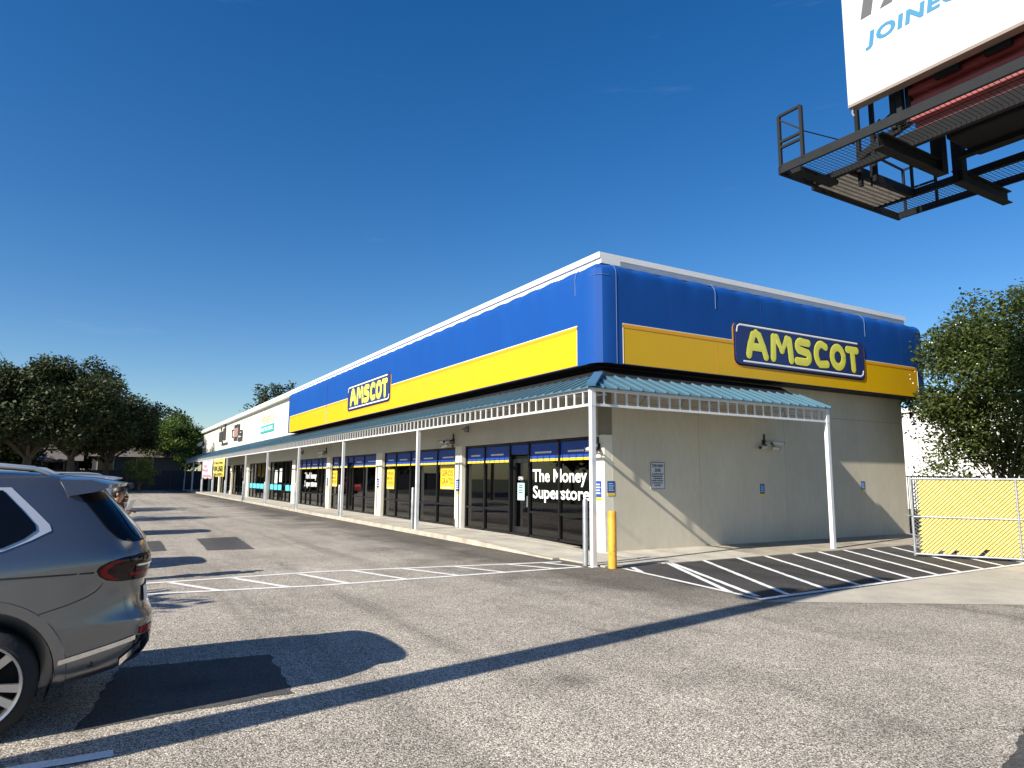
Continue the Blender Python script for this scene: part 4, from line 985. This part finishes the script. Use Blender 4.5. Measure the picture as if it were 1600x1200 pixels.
# ------------------------------------------------------------------ cars
def interp(tab, z):
    zs = [t_[0] for t_ in tab]
    return [float(np.interp(z, zs, [t_[i] for t_ in tab])) for i in range(1, len(tab[0]))]
class CarBody:
    """levels: (z, rear x, front x, half width); rear is +x"""
    def __init__(s, tab, n=7.0): s.tab = tab; s.n = n
    def dims(s, z):
        xr, xf, b = interp(s.tab, z); return (xr+xf)/2, (xr-xf)/2, b
    def pt(s, th, z):
        cx, a, b = s.dims(z); c, q = math.cos(th), math.sin(th); e = 2/s.n
        return Vector((cx+a*math.copysign(abs(c)**e, c), b*math.copysign(abs(q)**e, q), z))
    def th_x(s, x, z):           # on the left (-y) side, for a given x
        cx, a, b = s.dims(z); k = max(-1, min(1, (x-cx)/a)); return -math.acos(math.copysign(abs(k)**(s.n/2), k))
    def th_y(s, y, z):           # on the rear, for a given y (negative = left)
        cx, a, b = s.dims(z); k = max(-1, min(1, y/b)); return math.asin(math.copysign(abs(k)**(s.n/2), k))
    def nrm(s, th, z):
        a = s.pt(th+.002, z)-s.pt(th-.002, z); b = s.pt(th, z+.004)-s.pt(th, z-.004); v = a.cross(b)
        return v.normalized() if v.length else Vector((0,0,1))
    def patch(s, rows, nth=10, off=.004, mirror=False):
        """rows: (z, theta0, theta1)"""
        vs = []; sg = -1 if mirror else 1
        for (z, a, b) in rows:
            for i in range(nth+1):
                th = a+(b-a)*i/nth; p = s.pt(th, z)+s.nrm(th, z)*off; vs.append((p.x, p.y*sg, p.z))
        k = nth+1; m = len(rows)
        fs = [(i*k+j, i*k+j+1, (i+1)*k+j+1, (i+1)*k+j) for i in range(m-1) for j in range(nth)]
        if mirror: fs = [f[::-1] for f in fs]
        return MB().add(vs, fs)
    def shell(s, zs, nth=120):
        ths = []
        for q in range(4):
            base = -PI+q*PI/2
            ths += [base+PI/2*(i/(nth//4)) for i in range(nth//4)]
        vs = [tuple(s.pt(t_, z)) for z in zs for t_ in ths]; k = len(ths)
        fs = [(i*k+j, i*k+(j+1) % k, (i+1)*k+(j+1) % k, (i+1)*k+j) for i in range(len(zs)-1) for j in range(k)]
        fs += [tuple(range(k-1, -1, -1)), tuple((len(zs)-1)*k+j for j in range(k))]
        return MB().add(vs, fs)
def wheel(root, x, side, y, r, label=None):
    wob = thing_part = bpy.data.objects.new('wheel', None); COL.objects.link(wob); wob.parent = root; wob.location = (x, side*y, r)
    s = side
    w_ = .27
    MB().lathe([(r*.77, -w_/2), (r*.82, -w_/2-.004), (r*.95, -w_*.42), (r, -w_*.32), (r, w_*.32), (r*.95, w_*.42), (r*.82, w_/2+.004), (r*.77, w_/2), (r*.75, w_*.3)], (0, -s*w_/2, 0), 'y', 48).obj('tyre', 'tyre', wob, 35)
    mb = MB().lathe([(r*.785, 0), (r*.77, s*.012), (r*.725, s*.004), (r*.70, -s*.05), (r*.70, -s*.2)], (0, 0, 0), 'y', 48)
    for k in range(10):
        a = 2*PI*k/10+(.11 if k % 2 else -.11); c, q = math.cos(a), math.sin(a)
        def P(rr, tw, h_): return (rr*c-tw*q, s*h_, rr*q+tw*c)
        v = [P(r*.13, -.020, -.035), P(r*.13, .020, -.035), P(r*.735, .026, -.004), P(r*.735, -.026, -.004)]
        mb.prism(v, (0, -s*.035, 0))
    mb.lathe([(0, s*-.02), (r*.12, -s*.022), (r*.16, -s*.035), (r*.16, -s*.07)], (0,0,0), 'y', 20)
    mb.obj('rim', 'rim', wob, 35)
    MB().lathe([(0, -s*.12), (r*.69, -s*.12)], (0,0,0), 'y', 32).obj('brake_disc', 'liner', wob)
SUV = [(z, xr-.11, xf, b) for (z, xr, xf, b) in [(.24,.50,-3.72,.94),(.27,.68,-3.8,.965),(.33,.95,-3.9,.985),(.40,1.11,-3.96,.99),(.50,1.165,-4.0,.995),(.60,1.17,-4.02,.998),(.70,1.175,-4.0,1.0),(.74,1.14,-3.99,1.0),(.82,1.11,-3.97,1.0),(.95,1.10,-3.9,.998),(1.04,1.115,-3.72,.995),
       (1.08,1.125,-3.45,.992),(1.12,1.128,-2.95,.985),(1.18,1.115,-2.62,.97),(1.26,1.085,-2.47,.945),(1.32,1.04,-2.36,.92),(1.45,.93,-2.12,.86),(1.60,.80,-1.82,.785),(1.66,.745,-1.68,.755),(1.71,.68,-1.5,.715),(1.745,.56,-1.25,.66),(1.77,.36,-1.0,.58),(1.785,.0,-.75,.46)]]
def cut_arches(mb, name, paint, arches, half):
    me = mb.mesh(name, paint); o = link('tmp', me)
    cut = MB()
    for (x, z, r) in arches:
        for s in (-1, 1): cut.lathe([(0, s*half*.62), (r, s*half*.62), (r, s*(half+.3)), (0, s*(half+.3))], (x, 0, z), 'y', 40)
    cm = cut.mesh('cut', 'liner'); b = bmesh.new(); b.from_mesh(cm); bmesh.ops.remove_doubles(b, verts=b.verts, dist=1e-5); bmesh.ops.recalc_face_normals(b, faces=b.faces); b.to_mesh(cm); b.free()
    b = bmesh.new(); b.from_mesh(me); bmesh.ops.recalc_face_normals(b, faces=b.faces); b.to_mesh(me); b.free()
    co = link('cut', cm); md = o.modifiers.new('b', 'BOOLEAN'); md.operation = 'DIFFERENCE'; md.object = co; md.solver = 'EXACT'
    bpy.context.view_layer.update()
    out = bpy.data.meshes.new_from_object(o.evaluated_get(bpy.context.evaluated_depsgraph_get()))
    bpy.data.objects.remove(o); bpy.data.objects.remove(co)
    out.polygons.foreach_set('use_smooth', [True]*len(out.polygons)); out.set_sharp_from_angle(angle=R(38)); out.name = name
    return out
def suv(paint, label, loc, detail=True, group=None):
    C_ = CarBody(SUV, 7.0); t = thing('parked_suv', label, 'car', loc, group)
    zs = [.24,.27,.30,.35,.40,.45,.50,.55,.60,.65,.69,.71,.74,.78,.82,.88,.95,1.0,1.04,1.06,1.08,1.10,1.12,1.15,1.18,1.22,1.26,1.29,1.32,1.38,1.45,1.52,1.60,1.63,1.66,1.69,1.71,1.73,1.745,1.76,1.77,1.778,1.785]
    AR = .455
    body = link('body', cut_arches(C_.shell(zs), 'body', paint, [(0, .40, AR), (-3.10, .40, AR)], 1.0), t)
    for s in (-1, 1):
        for x in (0, -3.1):
            arcp = [(x+(AR+.02)*math.cos(a), .40+(AR+.02)*math.sin(a)) for a in np.linspace(R(-14), R(194), 26)]
            vs = []
            for (px, pz) in arcp:
                y = abs(C_.pt(C_.th_x(px, max(.25, pz)), max(.25, pz)).y)
                dx, dz = (px-x)/(AR+.02), (pz-.40)/(AR+.02)
                vs += [(px-dx*.022, s*(y-.05), pz-dz*.022), (px-dx*.022, s*(y+.004), pz-dz*.022), (px+dx*.045, s*(y+.005), pz+dz*.045), (px+dx*.052, s*(y-.006), pz+dz*.052)]
            m = len(arcp)
            fs = [(i*4+j, i*4+j+1, (i+1)*4+j+1, (i+1)*4+j) for i in range(m-1) for j in range(3)]
            if s > 0: fs = [f[::-1] for f in fs]
            MB().add(vs, fs).obj('arch_flare', paint, t, 50)
            lin = [(x+(AR-.01)*math.cos(a), .40+(AR-.01)*math.sin(a)) for a in np.linspace(R(-25), R(205), 20)]
            vs = []
            for (px, pz) in lin: vs += [(px, s*.55, pz), (px, s*.955, pz)]
            MB().add(vs, [(2*i, 2*i+1, 2*i+3, 2*i+2) for i in range(len(lin)-1)]).obj('wheel_liner', 'liner', t)
            wheel(t, x, s, 1.0, .368)
        mir = s > 0
        def TX(x, z): return C_.th_x(x, z)
        # side glass: rear quarter window with its chrome surround, and the door windows
        def win(rows, nm, m, off, par=None): return C_.patch([(z, TX(a, z), TX(b, z)) for z, a, b in rows], 12, off, mir).obj(nm, m, par or t, 40)
        win([(1.205,-2.35,.0),(1.24,-2.33,.11),(1.30,-2.26,.25),(1.36,-2.19,.36),(1.40,-2.12,.345),(1.50,-1.96,.25),(1.60,-1.76,.15),(1.66,-1.6,.09)], 'window_surround', 'satin', .006)
        gl_ = win([(1.24,-2.22,.0),(1.255,-2.20,.09),(1.31,-2.12,.205),(1.365,-2.05,.27),(1.40,-1.98,.262),(1.50,-1.84,.175),(1.60,-1.62,.08),(1.638,-1.54,.045)], 'side_glass', 'gloss_black', .013)
        for xx in (-.42, -1.36): win([(1.245, xx, xx+.1), (1.635, xx-.04, xx+.06)], 'window_pillar', 'satin' if xx < -1 else 'gloss_black', .017)
        # dark D-pillar trim and tail lamp
        C_.patch([(z, TX(x, z), C_.th_y(-yy, z)) for z, x, yy in ((1.262,.87,.70),(1.275,.81,.74),(1.30,.765,.76),(1.36,.70,.74),(1.45,.63,.68),(1.55,.55,.62),(1.625,.485,.58))], 14, .007, mir).obj('pillar_trim', 'gloss_black', t, 40)
        tl = C_.patch([(z, TX(x, z), C_.th_y(-.40, z)) for z, x in ((.985,.80),(1.0,.72),(1.03,.675),(1.07,.655),(1.10,.675),(1.13,.73),(1.155,.82),(1.17,.93))], 22, .010, mir).obj('tail_lamp', 'tail_dark', t, 40)
        C_.patch([(z, TX(x, z), TX(x+ww, z)) for z, x, ww in ((1.0,.755,.05),(1.02,.705,.055),(1.05,.678,.045),(1.075,.675,.042),(1.11,.71,.05),(1.135,.78,.05))], 5, .014, mir).obj('lamp_blade', 'tail_red', tl, 40)
        C_.patch([(z, TX(.86, z), C_.th_y(-.45, z)) for z in (1.02, 1.045)], 14, .014, mir).obj('lamp_bar', 'tail_red', tl, 40)
        C_.patch([(z, TX(.90, z), C_.th_y(-.45, z)) for z in (1.085, 1.10)], 14, .015, mir).obj('lamp_trim', 'chrome', tl, 40)
        # chrome strip, reflector, lower insert
        def slant(x0, x1, za, zb, h_, nm, m, off):
            mbq = MB(); vs = []; nn = 16
            for i in range(nn+1):
                x = x0+(x1-x0)*i/nn; z = za+(zb-za)*i/nn
                for hz in (0, h_):
                    th = TX(x, z+hz); p = C_.pt(th, z+hz)+C_.nrm(th, z+hz)*off; vs.append((p.x, p.y*(-1 if mir else 1), p.z))
            fs = [(2*i, 2*i+2, 2*i+3, 2*i+1) for i in range(nn)]
            if mir: fs = [f[::-1] for f in fs]
            return mbq.add(vs, fs).obj(nm, m, t, 40)
        slant(.47, .93, .455, .555, .032, 'bumper_strip', 'chrome', .012)
        slant(.02, .66, 1.03, 1.062, .010, 'crease', 'seam', .004) if False else None
        C_.patch([(z, TX(.96, z), C_.th_y(-.45, z)) for z in (.585, .61, .635)], 14, .006, mir).obj('reflector', 'tail_red', t, 40)
        C_.patch([(z, TX(.93, z), C_.th_y(-.5, z)) for z in (.44, .50, .575)], 12, .006, mir).obj('lower_insert', 'gloss_black', t, 40)
        slant(.84, .965, .39, .49, .045, 'exhaust_trim', 'chrome', .012)
        # panel gap from tail lamp down to the bumper
        gp = [(.70,.985),(.69,.96),(.66,.925),(.60,.89),(.50,.85),(.38,.815),(.28,.785)]
        vs = []
        for (x, z) in gp:
            for dz in (0, .007): th = TX(x, z+dz); p = C_.pt(th, z+dz)+C_.nrm(th, z+dz)*.003; vs.append((p.x, p.y*(-1 if mir else 1), p.z))
        MB().add(vs, [(2*i, 2*i+2, 2*i+3, 2*i+1) for i in range(len(gp)-1)]).obj('panel_gap', 'seam', t)
        slant(-2.9, .64, 1.015, 1.055, .012, 'crease_line', 'seam', .003)
        for xd in (-.45, -1.42, -2.4): slant(xd, xd+.006, .45, .45, .70, 'door_gap', 'seam', .003)
        th = TX(.66, .43); p = C_.pt(th, .43)+C_.nrm(th, .43)*.003; MB().lathe([(.012,0),(.018,.002),(.022,0)], (p.x, p.y*(-1 if mir else 1), p.z), 'y', 12).obj('parking_sensor', 'seam', t)
        # roof rail, mirror, headlamp
        MB().tube([(.30,s*.60,1.755),(.20,s*.615,1.80),(-.1,s*.63,1.825),(-1.2,s*.63,1.83),(-1.5,s*.63,1.76)], [.014,.018,.02,.02,.012], 8).obj('roof_rail', 'satin', t, 50)
        MB().ball((-2.25, s*1.1, 1.2), .11, (.7, 1.1, .75)).obj('wing_mirror', paint, t, 50)
        C_.patch([(z, PI-C_.th_y(-.9, z) if False else TX(-3.55+.0*z, z), TX(-3.85, z)) for z in (.82, .9)], 8, .006, mir).obj('headlamp', 'chrome', t, 40)
    # rear glass, spoiler, plate, windscreen
    C_.patch([(z, C_.th_y(-yy+.015, z), C_.th_y(yy-.015, z)) for z, yy in ((1.262,.70),(1.275,.74),(1.30,.76),(1.36,.74),(1.45,.68),(1.55,.62),(1.625,.58))], 24, .008).obj('rear_glass', 'gloss_black', t, 40)
    sp = []
    for y in np.linspace(-.745, .745, 17):
        k = (abs(y)/.745)**4; sp.append((y, .83-.10*k-.04*(abs(y)/.745)**2))
    vs = []
    for (y, xt) in sp: q6 = (abs(y)/.745)**6; vs += [(.37, y*.93, 1.752-.030*q6), (.58, y*.93, 1.738-.022*q6), (xt, y*.985, 1.695-.012*q6), (xt-.010, y*1.01, 1.668-.012*q6), (.60, y*1.03, 1.628), (.44, y*1.045, 1.60)]
    n_ = len(sp); fs = [(i*6+j, (i+1)*6+j, (i+1)*6+(j+1) % 6, i*6+(j+1) % 6) for i in range(n_-1) for j in range(6)]+[(0,1,2,3,4,5), tuple((n_-1)*6+5-j for j in range(6))]
    MB().add(vs, fs).obj('roof_spoiler', paint, t, 35)
    C_.patch([(z, -.30, .30) for z in (.80, .92)], 6, .012).obj('number_plate', 'plate', t)
    C_.patch([(z, PI-C_.th_y(.78, z), PI+C_.th_y(.78, z)) for z in (1.2, 1.35, 1.5, 1.62)], 12, .006).obj('windscreen', 'gloss_black', t, 40)
    MB().box(-3.6, .35, -.7, .7, .2, .26).obj('underbody', 'liner', t)
    return t
S1 = suv('paint_grey', 'dusty blue-grey SUV cut off by the left edge, tail towards the shops', (-10.89, -6.26, 0), group='cars parked on the left')
S2 = copy_tree(S1); S2.location = (-11.7, 2.7, 0); tag(S2, 'grey SUV parked next to the foreground one, hidden behind it', 'car')
S3 = copy_tree(S1); S3.location = (-10.55, 11.2, 0); tag(S3, 'pale silver SUV whose roof shows behind the standing person', 'car')
def repaint(root, old, new):
    for c in root.children:
        if c.data and c.data.materials and c.data.materials[0] == MATS[old]:
            c.data = c.data.copy(); c.data.materials[0] = MATS[new]
repaint(S3, 'paint_grey', 'paint_silver')
SED = [(.22,.75,-3.3,.82),(.35,.95,-3.5,.88),(.55,1.02,-3.55,.91),(.75,1.0,-3.5,.91),(.85,.98,-3.2,.90),(.93,.9,-2.5,.88),(.98,.6,-2.2,.86),(1.1,.25,-1.95,.78),(1.3,-.15,-1.55,.66),(1.38,-.35,-1.3,.58),(1.42,-.6,-1.05,.45)]
PICK = [(.35,1.2,-3.9,.88),(.5,1.3,-4.0,.95),(.8,1.3,-4.0,.98),(1.0,1.28,-3.95,.98),(1.08,1.2,-3.0,.96),(1.12,-.6,-2.5,.94),(1.25,-.65,-2.35,.9),(1.6,-.72,-1.95,.80),(1.75,-.8,-1.75,.72),(1.80,-.95,-1.55,.6)]
def plain_car(name, tab, paint, label, loc, rz, glassz, wh=.34, xf=-2.65):
    C_ = CarBody(tab, 6.0); t = thing(name, label, 'car', loc, 'cars parked on the left', rz)
    z0, z1 = tab[0][0], tab[-1][0]; zs = sorted(set(list(np.linspace(z0, z1, 26))+[q[0] for q in tab]))
    link('body', cut_arches(C_.shell(zs, 72), 'body', paint, [(0, wh, wh+.07), (xf, wh, wh+.07)], .9), t)
    g0, g1 = glassz
    for s in (-1, 1):
        for x in (0, xf): wheel(t, x, s, .9, wh)
        C_.patch([(z, C_.th_x(C_.dims(z)[0]-C_.dims(z)[1]*.86, z), C_.th_x(C_.dims(z)[0]+C_.dims(z)[1]*.86, z)) for z in np.linspace(g0, g1, 5)], 12, .006, s > 0).obj('side_glass', 'gloss_black', t, 40)
        zb = tab[0][0]*.4+g0*.62
        C_.patch([(z, C_.th_y(-.82, z), C_.th_y(-.5, z)) for z in (zb, zb+.16)], 5, .008, s > 0).obj('tail_lamp', 'tail_red', t, 40)
    C_.patch([(z, C_.th_y(-C_.dims(z)[2]*.85, z), C_.th_y(C_.dims(z)[2]*.85, z)) for z in np.linspace(g0, g1, 4)], 12, .006).obj('rear_glass', 'gloss_black', t, 40)
    C_.patch([(z, PI-C_.th_y(C_.dims(z)[2]*.85, z), PI+C_.th_y(C_.dims(z)[2]*.85, z)) for z in np.linspace(g0, g1, 4)], 12, .006).obj('windscreen', 'gloss_black', t, 40)
    return t
plain_car('parked_sedan', SED, 'paint_silver', 'small silver car parked at the far end beside the round bush', (-8.2, 77, 0), R(20), (.99, 1.34))
P_ = plain_car('parked_pickup', PICK, 'paint_red', 'red pickup with a red frame round its dark cab window far off', (-11.0, 62, 0), R(70), (1.2, 1.68), .40, -3.0)

# ------------------------------------------------------------------ person
def skin_body(name, J, E, m, parent, sub=2):
    """J: name -> (position, radius); E: edges; first joint is the root"""
    names = list(J); me = bpy.data.meshes.new(name); me.from_pydata([J[k][0] for k in names], [(names.index(a), names.index(b)) for a, b in E], [])
    o = link('tmp', me); o.modifiers.new('skin', 'SKIN'); 
    sv = me.skin_vertices[0].data
    for i, k in enumerate(names): r_ = J[k][1]; sv[i].radius = r_ if isinstance(r_, tuple) else (r_, r_); sv[i].use_root = (i == 0)
    sb = o.modifiers.new('sub', 'SUBSURF'); sb.levels = sub; sb.render_levels = sub
    bpy.context.view_layer.update()
    out = bpy.data.meshes.new_from_object(o.evaluated_get(bpy.context.evaluated_depsgraph_get())); bpy.data.objects.remove(o)
    out.materials.clear(); out.materials.append(MATS[m]); out.polygons.foreach_set('use_smooth', [True]*len(out.polygons)); out.name = name
    return link(name, out, parent)
PR = thing('person', 'dark-haired person in a black shirt looking down at a white paper behind the SUV', 'person', (-10.10, .42, -.11), rz=R(-25))
# local: +x is the way the person faces
J = {'pelvis': ((0,0,.93),(.13,.16)), 'waist': ((.01,0,1.08),(.11,.14)), 'chest': ((.05,0,1.27),(.12,.17)), 'neck0': ((.09,0,1.41),(.06,.07)), 'neck': ((.12,0,1.46),.05), 'skull': ((.15,0,1.545),(.078,.085)), 'crown': ((.14,0,1.62),.07),
     'hipL': ((0,.1,.88),.09), 'kneeL': ((.03,.11,.48),.06), 'ankL': ((-.02,.11,.09),.042), 'toeL': ((.14,.13,.035),.035), 'hipR': ((0,-.1,.88),.09), 'kneeR': ((.02,-.11,.48),.06), 'ankR': ((-.02,-.11,.09),.042), 'toeR': ((.14,-.13,.035),.035),
     'shL': ((.06,.19,1.37),.06), 'elL': ((.06,.25,1.10),.043), 'wrL': ((.22,.12,1.20),.028), 'haL': ((.28,.09,1.26),.034), 'shR': ((.06,-.19,1.37),.06), 'elR': ((.06,-.25,1.10),.043), 'wrR': ((.22,-.12,1.20),.028), 'haR': ((.28,-.09,1.26),.034)}
Ed = [('pelvis','waist'),('waist','chest'),('chest','neck0'),('neck0','neck'),('neck','skull'),('skull','crown'),('pelvis','hipL'),('hipL','kneeL'),('kneeL','ankL'),('ankL','toeL'),('pelvis','hipR'),('hipR','kneeR'),('kneeR','ankR'),('ankR','toeR'),
      ('chest','shL'),('shL','elL'),('elL','wrL'),('wrL','haL'),('chest','shR'),('shR','elR'),('elR','wrR'),('wrR','haR')]
skin_body('body', J, Ed, 'skin', PR)
for s, hn in ((1, 'L'), (-1, 'R')):
    hb = Vector(J['ha'+hn][0]); mb = MB()
    for k in range(4):
        o_ = (-.024+.016*k); L = (.05,.062,.066,.056)[k]
        mb.tube([hb+Vector((.01,o_,.0)), hb+Vector((.045,o_*1.1,.008)), hb+Vector((.045+L*.5,o_*1.1,.0)), hb+Vector((.045+L*.8,o_*1.05,-.018))], [.0095,.0088,.008,.006], 6)
    mb.tube([hb+Vector((-.02,-s*.03,.01)), hb+Vector((.02,-s*.045,.02)), hb+Vector((.05,-s*.04,.022))], [.011,.010,.007], 6); mb.obj('fingers', 'skin', PR, 60)
skin_body('shirt', {'a': ((.0,0,.90),(.145,.185)), 'b': ((.01,0,1.08),(.135,.165)), 'c': ((.05,0,1.27),(.142,.195)), 'd': ((.085,0,1.40),(.075,.085)), 'L': ((.06,.20,1.37),.08), 'l': ((.085,.235,1.17),.062), 'R': ((.06,-.20,1.37),.08), 'r': ((.085,-.235,1.17),.062)},
          [('a','b'),('b','c'),('c','d'),('c','L'),('L','l'),('c','R'),('R','r')], 'shirt', PR)
skin_body('trousers', {'a': ((0,0,.93),(.14,.175)), 'L': ((0,.1,.86),.105), 'l': ((.03,.11,.48),.078), 'll': ((-.02,.11,.10),.06), 'R': ((0,-.1,.86),.105), 'r': ((.02,-.11,.48),.078), 'rr': ((-.02,-.11,.10),.06)}, [('a','L'),('L','l'),('l','ll'),('a','R'),('R','r'),('r','rr')], 'jeans', PR)
for s in (1, -1): MB().ball((.06, s*.12, .045), .11, (1.25, .45, .42), 12, 8).obj('shoe', 'shoe', PR, 60)
hd = MB().ball((.118, 0, 1.588), .116, (1.0, .84, 1.0), 20, 14); hd.v = [(min(x, .205), y, max(z, 1.49 if x < .10 else 1.49+min(.13, (x-.10)*2.2))) for x, y, z in hd.v]; hd.obj('hair', 'hair', PR, 60)
MB().tube([(.228,0,1.575),(.252,0,1.545),(.236,0,1.535)], [.008,.014,.008], 6).obj('nose', 'skin', PR, 60)
for s in (1, -1):
    MB().ball((.14, s*.09, 1.55), .028, (.8, .35, 1.1), 8, 6).obj('ear', 'skin', PR, 60); MB().ball((.221, s*.032, 1.57), .010, nu=8, nv=6).obj('eye', 'hair', PR)
MB().box(.226, .232, -.022, .022, 1.502, 1.508).obj('mouth', 'poster_red', PR)
pp = MB().prism([(.27,-.11,1.27),(.36,-.11,1.46),(.36,.11,1.46),(.27,.11,1.27)], (.002,0,-.003)).obj('paper_sheet', 'paper_white'); pp.matrix_world = Matrix.Translation((-10.10, .42, -.11)) @ Matrix.Rotation(R(-25), 4, 'Z')
tag(pp, 'white paper sheet held up by the person behind the SUV', 'paper')
